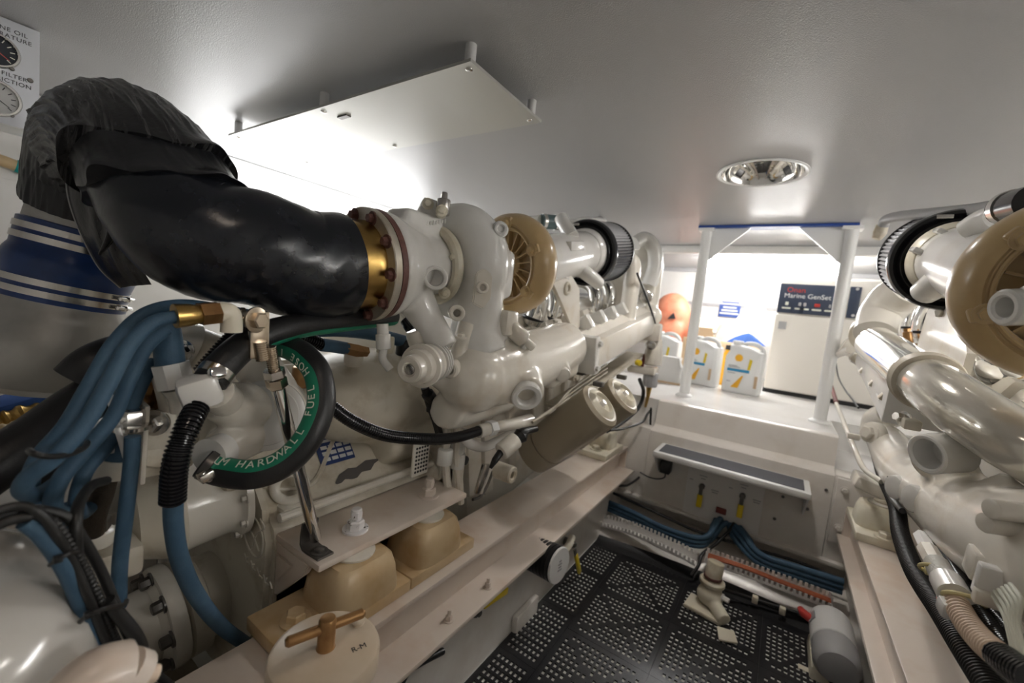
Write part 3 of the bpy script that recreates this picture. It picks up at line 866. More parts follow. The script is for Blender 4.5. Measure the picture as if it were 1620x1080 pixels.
# straight section with collar and stepped top
m = MB().box(Vector((-.575, 1.60, .88)), (.15, .70, .095), rot=ROT, bev=.008)
m.prism([(-.07, 0), (.065, 0), (.01, .05), (-.07, .05)], .68, o=(-.575, 1.94, .965), u=(1, 0, 0), v=NUP)
cb = put('manifold_section', m, G['engine'], E1)
put('collar', MB().box(Vector((-.575, 1.255, .82)), (.17, .035, .125), rot=ROT, bev=.006), G['engine_clean'], E1)
for z in (.78, .86): put('bolt', MB().bolt((-.49, 1.255, z), (1, -.3, 0), .009), G['engine_clean'], E1)
for k in range(6):
    c = Vector((-.60, 1.33 + .115 * k, .905 + .0213 * k))
    put('step_lug', MB().box(c, (.10, .03, .05), rot=ROT @ Matrix.Rotation(-.55, 3, 'Y'), bev=.004), G['engine_clean'], E1)
put('end_lug', MB().box((-.52, 1.94, .90), (.10, .05, .08), rot=ROT, bev=.01), G['engine'], E1)

# ---- turbocharger
cf, cd = Vector((-.700, .52, 1.000)), Vector((-.66, .97, 1.066))
dt = (cd - cf).normalized(); tx, ty, _ = basis(dt)
m = MB()
m.lathe(cf + dt * .02, dt, [(0, .106), (.02, .106), (.045, .094), (.10, .072), (.16, .066), (.22, .07)], 40)
m.torus(cf + dt * .25 + Vector((.0, 0, .004)), dt, .082, .058, 56, 20)
m.lathe(cf + dt * .20, dt, [(0, .11), (.03, .126), (.085, .128), (.095, .126), (.10, .116)], 48)
m.tube([cf + dt * .25 + Vector((.045, 0, .02)), cf + dt * .25 + Vector((.075, 0, -.06)), (-.61, .765, .885), (-.595, .775, .83)], [.045, .052, .058, .064], 22)
m.tube([cf + dt * .275 + Vector((.03, 0, -.06)), (-.625, .79, .92), (-.60, .80, .85)], [.06, .058, .06], 20)
m.box(cf + dt * .30 + Vector((.085, -.03, -.02)), (.07, .10, .12), bev=.02)
m.tube([cf + dt * .09 + Vector((.02, 0, -.05)), (-.64, .64, .90), (-.60, .655, .845)], [.045, .034, .032], 14)
m.box(cf + dt * .12 + ty * .085, (.075, .11, .05), bev=.012)
m.tube([cf + dt * .15 + ty * .09, cf + dt * .17 + ty * .138], [.03, .022], 16)
turbo = cast('turbocharger', m, G['engine_clean'], E1, .0055, 5)
cam_dir = (Vector((0, 0, .95)) - Vector((-.62, .60, .98))).normalized()
pc = at(688, 440, X=-.605)
put('port', MB().ringcyl(pc - cam_dir * .03 - Vector((0, .0, 0)), pc + Vector((.014, -.012, 0)), .0245, .0165), G['engine_clean'], turbo)
pb = at(792, 362, X=-.555)
put('boss', MB().rcyl(pb - Vector((.05, -.045, .01)), pb, .019, .003).ringcyl(pb - Vector((.01, -.009, .002)), pb + Vector((.005, -.005, 0)), .016, .008), G['engine_clean'], turbo)
ps = at(762, 455, X=-.545)
put('slot_pad', MB().prism([(-.018, -.035), (.006, -.045), (.022, -.02), (.02, .03), (.0, .042), (-.016, .03)], .010, o=ps - Vector((.008, -.008, 0)), u=(.62, .78, 0), v=(0, 0, 1), bev=.003), G['engine'], turbo)
put('slot_plug', MB().ringcyl(ps - Vector((.004, -.003, 0)), ps + Vector((.010, -.0085, 0)), .013, .007), G['engine'], turbo)
p2 = at(723, 495, X=-.575)
put('eye_boss', MB().ringcyl(p2 - Vector((.03, -.03, 0)), p2 + Vector((.004, -.004, 0)), .017, .008), G['engine'], turbo)
# bolts in the window of the turbine housing
for q in ((716, 407), (703, 463)):
    pp = at(*q, X=-.622)
    bb = put('stud_bolt', MB().bolt(pp, cam_dir, .0085, .012), G['cream'], turbo)
    put('stud', MB().cyl(pp, pp + cam_dir * .022, .0042, seg=10), G['cream'], bb)
m = MB()
put('heat_shield_gap', MB().torus(cf + dt * .172, dt, .077, .013, 48, 10), G['cream'], turbo)
# oil feed cap on top
pt = at(702, 318, Y=.655)
put('feed_cap', MB().rcyl(pt - Vector((0, 0, .03)), pt + Vector((0, 0, .004)), .015, .003).bolt(pt + Vector((0, 0, .004)), (0, 0, 1), .0075, .014, False), G['steel'], turbo)
for q, X_ in (((677, 322), -.67), ((699, 333), -.63)):
    pp = at(*q, X=X_)
    bb = put('stud_bolt', MB().cyl(pp - cam_dir * .03, pp, .0125, .0125, 18).bolt(pp, cam_dir, .008, .009), G['cream'], turbo)
# cast number on the housing
for k in range(8):
    c_ = at(672 + 4.6 * k, 354 - .6 * k, X=-.655 + .002 * k)
    put('cast_mark', MB().box(c_, (.0025, .003, .007 + .002 * (k % 2)), bev=.0006), G['engine_clean'], turbo)
# lever foot below the turbine
pl = at(728, 533, X=-.585)
put('foot_bolt', MB().bolt(pl, (.1, -.1, 1), .010, .006), G['engine'], turbo)
compressor(E1, cd, -dt, .139)

# exhaust outlet flange
fl_ = put('exhaust_flange', MB().lathe(cf, dt, [(-.010, .062), (-.010, .108), (-.008, .1095), (.004, .1095), (.006, .108), (.006, .062)], 64), G['flange_steel'], E1)
put('gasket_ring', MB().lathe(cf + dt * .007, dt, [(0, .09), (0, .1085), (.012, .1085), (.012, .09)], 64), G['rust_flange'], fl_)
put('neck', MB().lathe(cf - dt * .062, dt, [(0, .087), (.005, .088), (.038, .082), (.046, .085), (.052, .086)], 56), G['brass'], fl_)
for i in range(10):
    th = 2 * PI * (i + .25) / 10
    d = tx * math.cos(th) + ty * math.sin(th)
    put('bolt', MB().bolt(cf + d * .0965 - dt * .010, -dt, .0085, .0095), G['rust_flange'], fl_)

# ---- intake pipe and air filter
ci = Vector((-.655, 1.385, 1.165))
m = MB().tube([cd + dt * .03, (-.655, 1.15, 1.105), (-.655, 1.30, 1.145), ci], [.085, .082, .078, .078], 36)
ip = put('intake_pipe', m, G['engine_clean'], E1)
put('pipe_flange', MB().lathe(ci, T, [(.0, .08), (.012, .088), (.03, .09), (.03, .05)], 48), G['engine_clean'], ip)
put('breather_stub', MB().tube([(-.61, 1.30, 1.10), (-.575, 1.33, 1.075), (-.565, 1.37, 1.06)], [.024, .024, .022], 16), G['engine_clean'], ip)
put('saddle', MB().box((-.60, 1.20, 1.16), (.05, .10, .03), rot=ROT, bev=.006), G['engine_clean'], ip)
air_filter(E1, Vector((-.655, 1.42, 1.172)), T, .119, .20)
put('breather_pipe', MB().tube([at(905, 375, X=-.62), at(893, 355, X=-.66), at(888, 345, X=-.68)], .024, 16), G['engine_clean'], ip)
# coolant hose coupling above
h0, h1 = at(856, 350, X=-.78), at(884, 352, X=-.74)
hc = put('coolant_coupling', MB().tube([h0, h1], .026, 20, 3), mat('hose_green', (.10, .15, .16), .4), E1)
for t_ in (.15, .85): put('clamp', MB().lathe(h0.lerp(h1, t_) - (h1 - h0).normalized() * .006, h1 - h0, [(0, .0275), (.012, .0275)], 24), G['steel'], hc)
put('coolant_pipe', MB().tube([h1, at(905, 356, X=-.74), at(925, 352, X=-.76), at(960, 350, X=-.9)], .023, 16), G['engine_clean'], E1)
put('coolant_pipe', MB().tube([h0, at(835, 352, X=-.84), at(800, 350, X=-.95)], .023, 16), G['engine_clean'], E1)

# ---- chrome intake elbows between the banks
for q, X_, r in (((848, 478), -.72, .032), ((877, 480), -.735, .030), ((940, 475), -.72, .032), ((962, 470), -.73, .032), ((985, 466), -.74, .032), ((1008, 462), -.76, .032)):
    c = at(*q, X=X_)
    pth = [c + Vector((-.16, .02, .07)), c + Vector((-.08, .01, .085)), c + Vector((-.015, 0, .06)), c + Vector((.008, 0, .01)), c + Vector((.004, 0, -.045)), c + Vector((-.01, 0, -.075))]
    el = put('intake_elbow', MB().tube(pth, r, 20), G['chrome'], E1)
    put('seal', MB().torus(c + Vector((-.004, 0, -.055)), (.2, 0, 1), r, .006, 28, 8), G['black'], el)
# bracket plate with eye under the filter
bp = [at(*q, X=-.60) for q in ((868, 446), (900, 436), (912, 455), (913, 515), (905, 530), (880, 470))]
o_ = bp[0]
m = MB().prism([((p - o_).y, (p - o_).z) for p in bp], .012, o=o_, u=(0, 1, 0), v=(0, 0, 1), bev=.002)
bk = put('filter_bracket', m, G['engine'], E1)
put('bracket_eye', MB().torus(at(897, 456, X=-.588), (1, 0, 0), .016, .006, 24, 8), G['engine_dirty'], bk)
for q in ((873, 440), (892, 440)): put('hex_nut', MB().bolt(at(*q, X=-.60), (0, 0, 1), .011, .012), G['engine_clean'], bk)
# vertical drain pipe beside the filter
v0, v1 = at(1001, 425, X=-.56), at(991, 512, X=-.56)
vp = put('downpipe', MB().tube([v0 + Vector((-.03, 0, .04)), v0, v1], .033, 20), G['engine'], E1)
put('downpipe_foot', MB().lathe(v1 - Vector((0, 0, .005)), (0, 0, 1), [(0, .046), (.02, .044), (.03, .036)], 24), G['engine'], vp)
# small fittings on the head
for i, q in enumerate(((905, 520), (918, 512), (934, 507), (945, 500), (958, 505), (970, 498))):
    c = at(*q, X=-.66)
    put('injector_fitting', MB().rcyl(c - Vector((0, 0, .03)), c + Vector((.01, 0, .012)), .013, .003).bolt(c + Vector((.01, 0, .012)), (.3, 0, 1), .010, .012, False), G['bronze'] if i % 2 else G['engine_dirty'], E1)
# front gear case clutter at the far end of the engine
m = MB()
for q, r in (((1018, 395), .07), ((1022, 430), .06), ((1015, 470), .06), ((1030, 500), .05), ((1012, 520), .05)):
    c = at(*q, Y=1.97); m.sph(c, (r, r * .8, r))
m.box(at(985, 470, Y=2.0), (.35, .10, .42), bev=.04)
cast('gear_case', m, G['engine'], E1, .009, 4)
for q, r in (((1020, 470), .030), ((1028, 545), .02), ((1018, 512), .035)):
    c = at(*q, Y=1.93); put('pulley', MB().rcyl(c, c + Vector((.02, -.05, .0)), r, .006), G['steel'], E1)
put('cover_plate', MB().box(at(1035, 425, Y=1.98), (.06, .06, .17), bev=.015), G['engine_clean'], E1)
put('front_pipe', MB().tube([at(1005, 385, Y=1.85), at(1020, 378, Y=1.88), at(1034, 392, Y=1.9), at(1036, 420, Y=1.92), at(1026, 450, Y=1.92)], .032, 16), G['engine_clean'], E1)

# ---- thermostat can and small fittings under the turbine
ta = Vector((.30, -.93, -.05)).normalized()
tc0 = at(680, 574, X=-.60)
m = MB().lathe(tc0, ta, [(0, .034), (.004, .040), (.028, .041), (.032, .044), (.040, .044), (.042, .036), (.058, .034), (.062, .027), (.082, .026), (.085, .023), (.085, .014), (.080, .012)], 36)
tcn = put('thermostat_can', m, G['engine'], E1)
for k in range(3): put('fin', MB().lathe(tc0 - ta * (.008 + k * .010), ta, [(0, .032), (0, .041), (.0035, .041), (.0035, .032)], 30), G['engine_clean'], tcn)
put('centre_screw', MB().lathe(tc0 + ta * .076, ta, [(0, .011), (.006, .010), (.007, .004)], 16), G['steel'], tcn)
c = at(710, 585, X=-.585)
put('lever_boss', MB().ringcyl(c - ta * .07, c, .0195, .009).tube([c - ta * .05, c - ta * .055 + Vector((.0, 0, .05)), c - ta * .05 + Vector((0, .02, .095))], [.022, .019, .024], 14), G['engine'], E1)
c0, c1 = at(605, 512, X=-.66), at(607, 552, X=-.655)
st = put('sensor_stub', MB().cyl(c0, c0.lerp(c1, .4), .0115).rcyl(c0.lerp(c1, .4), c1, .0145, .002).tube([c1, c1 - Vector((0, 0, .02)), c1 + Vector((.012, .01, -.04))], .008, 12), G['engine_clean'], E1)
# actuator on the manifold
c0, c1 = at(800, 512, X=-.56), at(838, 545, X=-.52)
d = (c1 - c0)
act = put('actuator', MB().box(c0 - d * .05, (.05, .05, .06), bev=.008).rcyl(c0, c0 + d * .75, .022, .004), G['engine'], E1)
put('actuator_rod', MB().rcyl(c0 + d * .7, c0 + d * 1.15, .011, .002), G['engine'], act)
for s_ in (-1, 1): put('bolt', MB().bolt(c0 + d * .72 + Vector((0, 0, .016 * s_)), d, .007, .010), G['engine_clean'], act)

# ---- oil filter canisters slung below the manifold
def canister(a_, b_, r, name='oil_filter'):
    d = (b_ - a_).normalized(); L = (b_ - a_).length
    f = put(name, MB().lathe(a_, d, [(0, r * .95), (.004, r), (L - .012, r), (L - .008, r * 1.03), (L - .002, r * 1.02), (L + .006, r * .86), (L + .004, r * .70)], 48), G['oil_filter'], E1)
    put('end_dish', MB().lathe(b_ + d * .006, d, [(-.006, r * .86), (.008, r * .58), (.010, r * .5), (.0, r * .44), (-.003, r * .1)], 40), G['cream'], f)
    put('centre_nut', MB().bolt(b_ + d * .003, d, .010, .014, False), G['white_bolt'], f)
    put('head', MB().lathe(a_ - d * .075, d, [(0, r * .75), (.01, r * .96), (.05, r * 1.02), (.074, r * 1.03)], 40), G['oil_filter'], f)
    put('band_screw', MB().box(b_ - d * .01 + Vector((.0, -.02, r * 1.03)), (.03, .02, .014), bev=.003), G['dark_steel'], f)
    put('drain_lug', MB().bolt(a_ + d * .02 - NUP * r, -NUP, .012, .012), G['engine_dirty'], f)
    return f
canister(Vector((-.585, 1.155, .525)), Vector((-.422, 1.15, .690)), .068)
canister(Vector((-.575, 1.325, .535)), Vector((-.412, 1.32, .700)), .066)
c = at(812, 752, X=-.52)
put('filter_lug', MB().ringcyl(c - Vector((.05, 0, 0)), c, .022, .009), G['engine_dirty'], E1)

# ---- fuel lines and fittings on the block side
def pipe(name, pix, X_, r, mt, seg=10):
    return put(name, MB().tube([at(a_, b_, X=X_ if not isinstance(X_, (list, tuple)) else X_[k]) for k, (a_, b_) in enumerate(pix)], r, seg), G[mt], E1)
pipe('fuel_line', ((735, 690), (745, 702), (768, 706), (795, 694), (812, 684)), -.60, .013, 'engine_clean', 14)
pipe('fuel_line', ((706, 640), (708, 690), (704, 720), (707, 760), (712, 790)), -.66, .010, 'engine')
pipe('fuel_line', ((722, 645), (724, 690), (722, 720), (726, 760), (728, 795)), -.65, .011, 'engine')
for q in ((704, 722), (724, 728), (724, 705)):
    c = at(*q, X=-.655); put('connector', MB().rcyl(c - Vector((0, 0, .02)), c + Vector((0, 0, .02)), .019, .004, 14), G['engine_clean'], E1)
pipe('wire_loom', ((672, 612), (680, 640), (690, 668), (698, 700)), -.68, .010, 'wire_black')
pipe('wire_loom', ((676, 622), (684, 634), (684, 650)), -.675, .015, 'black')
pipe('thin_line', ((712, 640), (718, 665), (735, 678), (750, 683)), -.64, .003, 'engine_clean', 8)
pipe('stop_lever', ((780, 745), (770, 770), (760, 785), (748, 790)), -.62, .004, 'dark_steel', 8)
put('stop_lever_plate', MB().box(at(763, 757, X=-.62), (.012, .03, .08), rot=Matrix.Rotation(-.3, 3, 'X'), bev=.003), G['steel'], E1)
c = at(738, 729, X=-.64); put('vent_plug', MB().rcyl(c - Vector((.04, 0, 0)), c, .012, .003), G['black'], E1)
p0, p1 = at(880, 640, X=-.58), at(1005, 562, X=-.58); put('lower_gasket', MB().box((p0 + p1) / 2, (.08, (p1 - p0).length, .010), rot=ROT), G['engine_dirty'], E1)
for k in range(3): put('fuel_rail_pipe', MB().tube([at(842 + 6 * k, 668 - 4 * k, X=-.55), at(870 + 6 * k, 650 - 5 * k, X=-.548), at(905, 626 - 6 * k, X=-.55), at(960, 588 - 6 * k, X=-.55)], .004, 8), G['engine_dirty'], E1)
# black electrical plug by the filter head
c0, c1 = at(792, 715, X=-.52), at(832, 682, X=-.50)
pg = put('fuel_shutoff', MB().rcyl(c0, c0.lerp(c1, .6), .021, .004), G['engine'], E1)
put('boot', MB().tube([c0.lerp(c1, .55), c0.lerp(c1, .8), c1, at(848, 678, X=-.5)], [.013, .019, .010, .008], 14), G['black'], pg)
put('boot', MB().tube([c0, at(783, 728, X=-.52), at(776, 740, X=-.525)], [.009, .008, .004], 12), G['black'], pg)
# ladder of small fuel fittings under the manifold
for k in range(9):
    c = at(905 + 14 * k, 596 - 8.2 * k, X=-.545)
    put('fuel_fitting', MB().rcyl(c - Vector((.03, 0, 0)), c + Vector((.012, 0, 0)), .012, .003, 14).bolt(c + Vector((.012, 0, 0)), (1, 0, 0), .009, .008, False), [G['engine_dirty'], G['dark_steel'], G['steel']][k % 3], E1)
c = at(1007, 573, X=-.535); put('yellow_cap', MB().rcyl(c, c + Vector((.02, -.01, 0)), .014, .004), G['yellow'], E1)
c = at(1018, 570, X=-.535); put('red_lever', MB().box(c, (.014, .02, .06), rot=Matrix.Rotation(-.5, 3, 'X'), bev=.004), G['dark_red'], E1)
# pre-filter assembly hanging at the far corner
c = at(1036, 545, X=-.50)
pf = put('fuel_prefilter', MB().lathe(c, (0, 0, -1), [(-.06, .012), (-.03, .014), (-.028, .03), (.0, .034), (.05, .042), (.09, .044), (.10, .03)], 28), G['engine'], E1)
put('prefilter_bracket', MB().box(c + Vector((-.04, -.0, -.125)), (.13, .08, .035), bev=.008), G['engine'], pf)
put('prefilter_bowl', MB().rcyl(c + Vector((.0, 0, -.13)), c + Vector((0, 0, -.20)), .034, .006), G['grey'], pf)
put('drain_cock', MB().tube([c + Vector((0, 0, -.20)), c + Vector((0, 0, -.25)), c + Vector((-.005, 0, -.30))], [.014, .008, .006], 12), G['brass'], pf)

# ---- bell housing and gearbox casing (aft end)
m = MB()
prof = [(-.735, .30), (-.735, .468), (-.752, .500), (-.775, .512), (-.90, .66), (-1.0, .76), (-1.35, .76), (-1.5, .55), (-1.5, .12), (-.9, .10)]
m.prism(prof, .50, o=(0, .88, 0), u=(1, 0, 0), v=(0, 0, 1), bev=.012)
GB = put('gearbox_casing', m, G['engine_dirty'], E1)
m = MB().prism([(-.72, .40), (-.72, .60), (-.80, .80), (-1.0, .93), (-1.35, .93), (-1.45, .4)], .10, o=(0, .93, 0), u=(1, 0, 0), v=(0, 0, 1), bev=.015)
put('flywheel_housing', m, G['engine'], E1)
put('edge_rib', MB().tube([(-.742, .40, .508), (-.742, .60, .508), (-.742, .80, .508)], .009, 10), G['engine'], GB)
# slope frame of the upper gearbox face
su = Vector((0, 1, 0)); sv = Vector((-.125, 0, .148)).normalized(); sn = su.cross(sv); sn = -sn if sn.x < 0 else sn
def slope(s_, t_, n=0): return Vector((-.775, .60, .512)) + su * s_ + sv * t_ + sn * n
rs = Matrix((su, sv, sn)).transposed()
dp = put('data_plate', MB().box(slope(-.035, .085, .002), (.085, .062, .002), rot=rs), G['blue_plate'], GB)
for i in range(4):
    for j in range(3):
        put('plate_field', MB().box(slope(-.064 + i * .019 + .004, .066 + j * .014, .0033), (.015, .008 if j != 1 else .009, .0006), rot=rs), G['alu'], dp)
put('plate_header', MB().box(slope(-.035, .109, .0033), (.06, .006, .0006), rot=rs), G['alu'], dp)
put('paint_chip', MB().prism([(-.06, -.012), (-.045, .004), (-.02, .012), (.0, .008), (.03, .018), (.075, .012), (.05, .004), (.035, -.008), (.01, -.006), (-.01, -.018), (-.035, -.01), (-.055, -.02)], .0008, o=slope(.0, .022, .0015), u=su, v=sv), G['chip'], GB)
put('cover_ridge', MB().tube([slope(-.2, .05), slope(-.16, .03), slope(-.10, .03), slope(-.02, .115), slope(.06, .13)], .006, 8), G['engine_dirty'], GB)
put('housing_flange', MB().box((-.80, .86, .57), (.16, .03, .32), rot=Matrix.Rotation(.0, 3, 'Y'), bev=.01), G['engine'], E1)
# vent grille
g = at(665, 725, X=-.71)
gr = put('vent_grille', MB().box(g, (.008, .055, .085), bev=.004), G['engine'], E1)
for i in range(5):
    for j in range(7):
        put('vent_hole', MB().lathe(g + Vector((.003, -.018 + i * .009, -.03 + j * .010)), (1, 0, 0), [(0, .0032), (.0018, .0032)], 8), G['black'], gr)
# grille on the bell housing top
g = at(545, 607, X=-.80)
m = MB().sph((-.90, .70, .68), (.17, .22, .12), 32).box((-.86, .76, .60), (.22, .20, .16), rot=Matrix.Rotation(.85, 3, 'Y'), bev=.03).tube([(-.80, .86, .56), (-.84, .86, .66), (-.93, .86, .76)], .05, 16)
cast('sloped_cover', m, G['engine_dirty'], E1, .008, 8)
# lifting eye
le = put('lifting_eye', MB().torus((-.775, .435, .548), (.75, -.6, .25), .027, .0095, 36, 14).box((-.78, .44, .512), (.07, .06, .012), bev=.004), G['engine'], GB)
# cast emblem and raised lettering on the aft face
af = .3795
def aft(px, py): return at(px, py, Y=af)
pts = [aft(*q) for q in ((392, 815), (386, 835), (392, 862), (404, 880), (414, 876), (416, 850), (408, 826), (396, 812))]
em = put('cast_emblem', MB().tube(pts + [pts[0]], .0018, 6), G['engine'], GB)
put('emblem_stroke', MB().tube([aft(*q) for q in ((392, 832), (402, 850), (410, 872))], .0016, 6), G['engine'], em)
put('emblem_stroke', MB().tube([aft(*q) for q in ((398, 868), (406, 845), (418, 835), (412, 820))], .0016, 6), G['engine'], em)
for k in range(9):
    q = (387 + k * 5, 880 + k * 5.6)
    put('cast_letter', MB().tube([aft(q[0], q[1] - 5), aft(q[0] + 2 - 4 * (k % 2), q[1] + 1), aft(q[0] + 3, q[1] + 6)], .0014, 6, 3), G['engine'], GB)

# ---- engine support bracket with gusset
bz = .48
sb = put('support_bracket', MB().span((-.76, .395, bz - .014), (-.600, .785, bz), bev=.004), G['rail'], E1)
put('gusset', MB().prism([(0, 0), (.115, 0), (.10, -.025), (.015, -.105), (0, -.105)], .014, o=(-.745, .409, bz - .013), u=(1, 0, 0), v=(0, 0, 1), bev=.002), G['rail'], sb)
put('gusset_pad', MB().prism([(.012, -.02), (.07, -.02), (.018, -.075)], .004, o=(-.745, .396, bz - .013), u=(1, 0, 0), v=(0, 0, 1), bev=.0015), G['rail'], sb)
put('backing_flange', MB().span((-.76, .40, .30), (-.735, .785, bz)), G['engine'], sb)
for (x, y), mm in (((-.652, .503), 'white_bolt'), ((-.655, .706), 'rail')):
    s_ = put('stud', MB().lathe((x, y, bz), (0, 0, 1), [(0, .010), (.042, .010), (.044, .008)], 16), G[mm], sb)
    put('nut', MB().bolt((x, y, bz), (0, 0, 1), .0165, .018, True, .3), G[mm], s_)
    put('lock_nut', MB().bolt((x, y, bz + .026), (0, 0, 1), .0115, .014, False, .1), G[mm], s_)

# ---- rubber mounts on the rail
def mount(x, y, label, w_=.125, l_=.145, h=.082, z0=.385, mt='mount', base=None, grp='engine mounts on the bed rails'):
    t = thing('engine_mount', label, 'mount', (x, y, .36), grp)
    def rr(z, k, kl=None):
        out = []; kl = kl or k
        for i in range(40):
            a = 2 * PI * i / 40; c_, s_ = math.cos(a), math.sin(a); e = .42
            out.append(Vector((x + w_ / 2 * k * math.copysign(abs(c_) ** e, c_), y + l_ / 2 * kl * math.copysign(abs(s_) ** e, s_), z)))
        return out
    put('cushion_housing', MB().loft([rr(z0, 1.0), rr(z0 + .01, 1.0), rr(z0 + h * .55, .93), rr(z0 + h * .8, .84), rr(z0 + h * .9, .72), rr(z0 + h * .92, .5)]), G[mt], t)
    put('washer', MB().lathe((x, y, z0 + h * .9), (0, 0, 1), [(0, .036), (.003, .038), (.006, .038), (.008, .03)], 32), G['engine'], t)
    put('neck', MB().cyl((x, y, z0 + h * .9), (x, y, .4655 if z0 < .4 else z0 + h + .012), .024), G['engine_dirty'], t)
    if base:
        put('base_plate', MB().span((x - .07, base[0], .3605), (x + .062, base[1], z0), bev=.003), G[mt], t)
        for yy in base[2]:
            put('bolt', MB().bolt((x - .002, yy, z0), (0, 0, 1), .0165, .014), G[mt], t)
    return t
mount(-.618, .478, 'pinkish tan rubber engine mount on the left rail, nearest the viewer', base=(.325, .572, (.372,)))
mount(-.618, .668, 'tan rubber engine mount on the left rail, second from the viewer', base=(.574, .775, (.757,)))
mount(-.60, 1.73, 'pale engine mount at the far end of the left rail', .10, .11, .08, base=(1.60, 1.82, (1.65,)), mt='cream')
# ================================================================ LEFT FOREGROUND
def wraptube(pts, rfun, seg=96, sub=30):
    P_ = spline(pts, sub); n = len(P_)
    tang = [(P_[min(i + 1, n - 1)] - P_[max(i - 1, 0)]).normalized() for i in range(n)]
    x, y, a = basis(tang[0]); rings = []
    for i in range(n):
        a = tang[i]; x = (x - a * x.dot(a)).normalized(); y = a.cross(x); t = i / (n - 1)
        rings.append([P_[i] + (x * math.cos(2 * PI * k / seg) + y * math.sin(2 * PI * k / seg)) * rfun(t, 2 * PI * k / seg) for k in range(seg)])
    return MB().loft(rings)

XH = thing('exhaust_hose', 'big black rubber exhaust hose bending down over the left engine', 'hose', (-1.12, .18, .8))
neck = cf - dt * .055
HP = [neck, cf - dt * .12, Vector((-.722, .33, .998)), at(330, 378, X=-.745), at(285, 335, X=-.80), at(243, 268, X=-.88), at(203, 232, X=-.96), at(172, 240, X=-1.04), at(156, 280, X=-1.10), at(146, 335, X=-1.125)]
def r_plain(t, th): return .0945 - .006 * t + .0015 * math.sin(t * 12) + .0005 * math.sin(th * 9 + t * 60) + .0004 * math.sin(t * 300)
put('hose_body', wraptube(HP[:7], r_plain, 96, 16), mat('hose_smooth', (.010, .012, .017), .25, col2=(.02, .023, .03), scale=22, bump=.05, bscale=220), XH)
def oblique(pts, rfun, start, seg=280, nt=90, sub=30, end=1.0):
    '''sleeve whose first rim is cut obliquely: start(radial direction) gives the path position where it begins'''
    P_ = spline(pts, sub); n = len(P_)
    tang = [(P_[min(i + 1, n - 1)] - P_[max(i - 1, 0)]).normalized() for i in range(n)]
    x, y, a = basis(tang[0]); FR = []
    for i in range(n):
        a = tang[i]; x = (x - a * x.dot(a)).normalized(); FR.append((P_[i], x.copy(), a.cross(x)))
    def frame(s_):
        f_ = max(0, min(1, s_)) * (n - 1); i = min(int(f_), n - 2); u_ = f_ - i
        return tuple(FR[i][j].lerp(FR[i + 1][j], u_) for j in range(3))
    rings = []
    for i in range(nt + 1):
        t = i / nt; ring = []
        for k in range(seg):
            th = 2 * PI * k / seg
            st = start(FR[0][1] * math.cos(th) + FR[0][2] * math.sin(th), th)
            s_ = st + (end - st) * t
            p, xx, yy = frame(s_)
            ring.append(p + (xx * math.cos(th) + yy * math.sin(th)).normalized() * rfun(s_, t, th))
        rings.append(ring)
    return MB().loft(rings)
def crease(s_, th):
    rg = lambda v: 1.6 * (1 - abs(math.sin(v))) ** 2 - .5
    return .40 * rg(6.5 * th + 1.5 * math.sin(s_ * 6)) + .40 * rg(11.5 * th + 3 * s_ + 1.5 * math.sin(3 * th)) + .34 * rg(18.5 * th - 4 * s_ + math.sin(11 * s_)) + .26 * rg(29.5 * th + 7 * s_)
def r_wrap(s_, t, th):
    lip = math.exp(-(t / .05) ** 2)
    smooth_ = min(1, t * 3)
    return .0925 + .004 * math.sin(s_ * PI) + .0022 * crease(s_, th) * (.15 + .85 * smooth_) + lip * (.006 + .004 * math.sin(5 * th + 1) + .0025 * math.sin(11 * th))
put('wrap', oblique(HP[3:], r_wrap, lambda d_, th: .02 + .30 * (1 - d_.dot(Vector((.25, .35, .9)).normalized())) / 2 + .018 * math.sin(4 * th) + .01 * math.sin(9 * th)), mat('hem', (.017, .018, .021), .3, bump=.25, bscale=60), XH, angle=70)
# second layer: turned-back flap with a raw edge
def r_flap(s_, t, th):
    lip = math.exp(-(t / .08) ** 2)
    return .0985 + .0036 * crease(s_ * .7, th) * min(1, t * 3) + lip * (.005 + .006 * math.sin(3 * th + 2) + .003 * math.sin(8 * th))
put('wrap_flap', oblique(HP[4:8], r_flap, lambda d_, th: .10 + .35 * (1 - d_.dot(Vector((.2, .3, .95)).normalized())) / 2 + .05 * math.sin(3 * th + 1), 280, 60), G['wrap_glints'], XH, angle=70)
sm = [at(*q, X=X_) for q, X_ in (((112, 195), -.99), ((106, 245), -.985), ((106, 300), -.98), ((118, 345), -.98), ((135, 385), -.98), ((158, 425), -.985), ((190, 455), -1.0))]
put('seam_cord', MB().tube(sm, .0014, 8), G['grey'], XH)
inn = [at(*q, X=X_) for q, X_ in (((215, 205), -.90), ((212, 255), -.88), ((210, 300), -.86), ((212, 345), -.85), ((216, 390), -.85), ((226, 425), -.86), ((240, 450), -.88))]
A_, B_ = spline(sm, 8), spline(inn, 8)
rings = []
for k, (p, q) in enumerate(zip(A_, B_)):
    row = [p.lerp(q, j / 14) + Vector((1, -.25, .1)).normalized() * (.012 * math.sin(PI * j / 14) + .004 * math.sin(j * 1.7 + k * .25) * math.sin(PI * j / 14)) for j in range(15)]
    back = [v - Vector((1, -.25, .1)).normalized() * .004 for v in reversed(row)]
    rings.append(row + back)
put('wrap_skirt', MB().loft(rings), G['hose_wrap'], XH, angle=70)
vv = [at(*q, X=X_) for q, X_ in (((232, 230), -.80), ((225, 290), -.80), ((188, 330), -.82), ((176, 372), -.84), ((158, 402), -.87))]
put('hem_fold', MB().tube(vv, [.003, .006, .009, .006, .002], 14), G['hose_wrap'], XH)
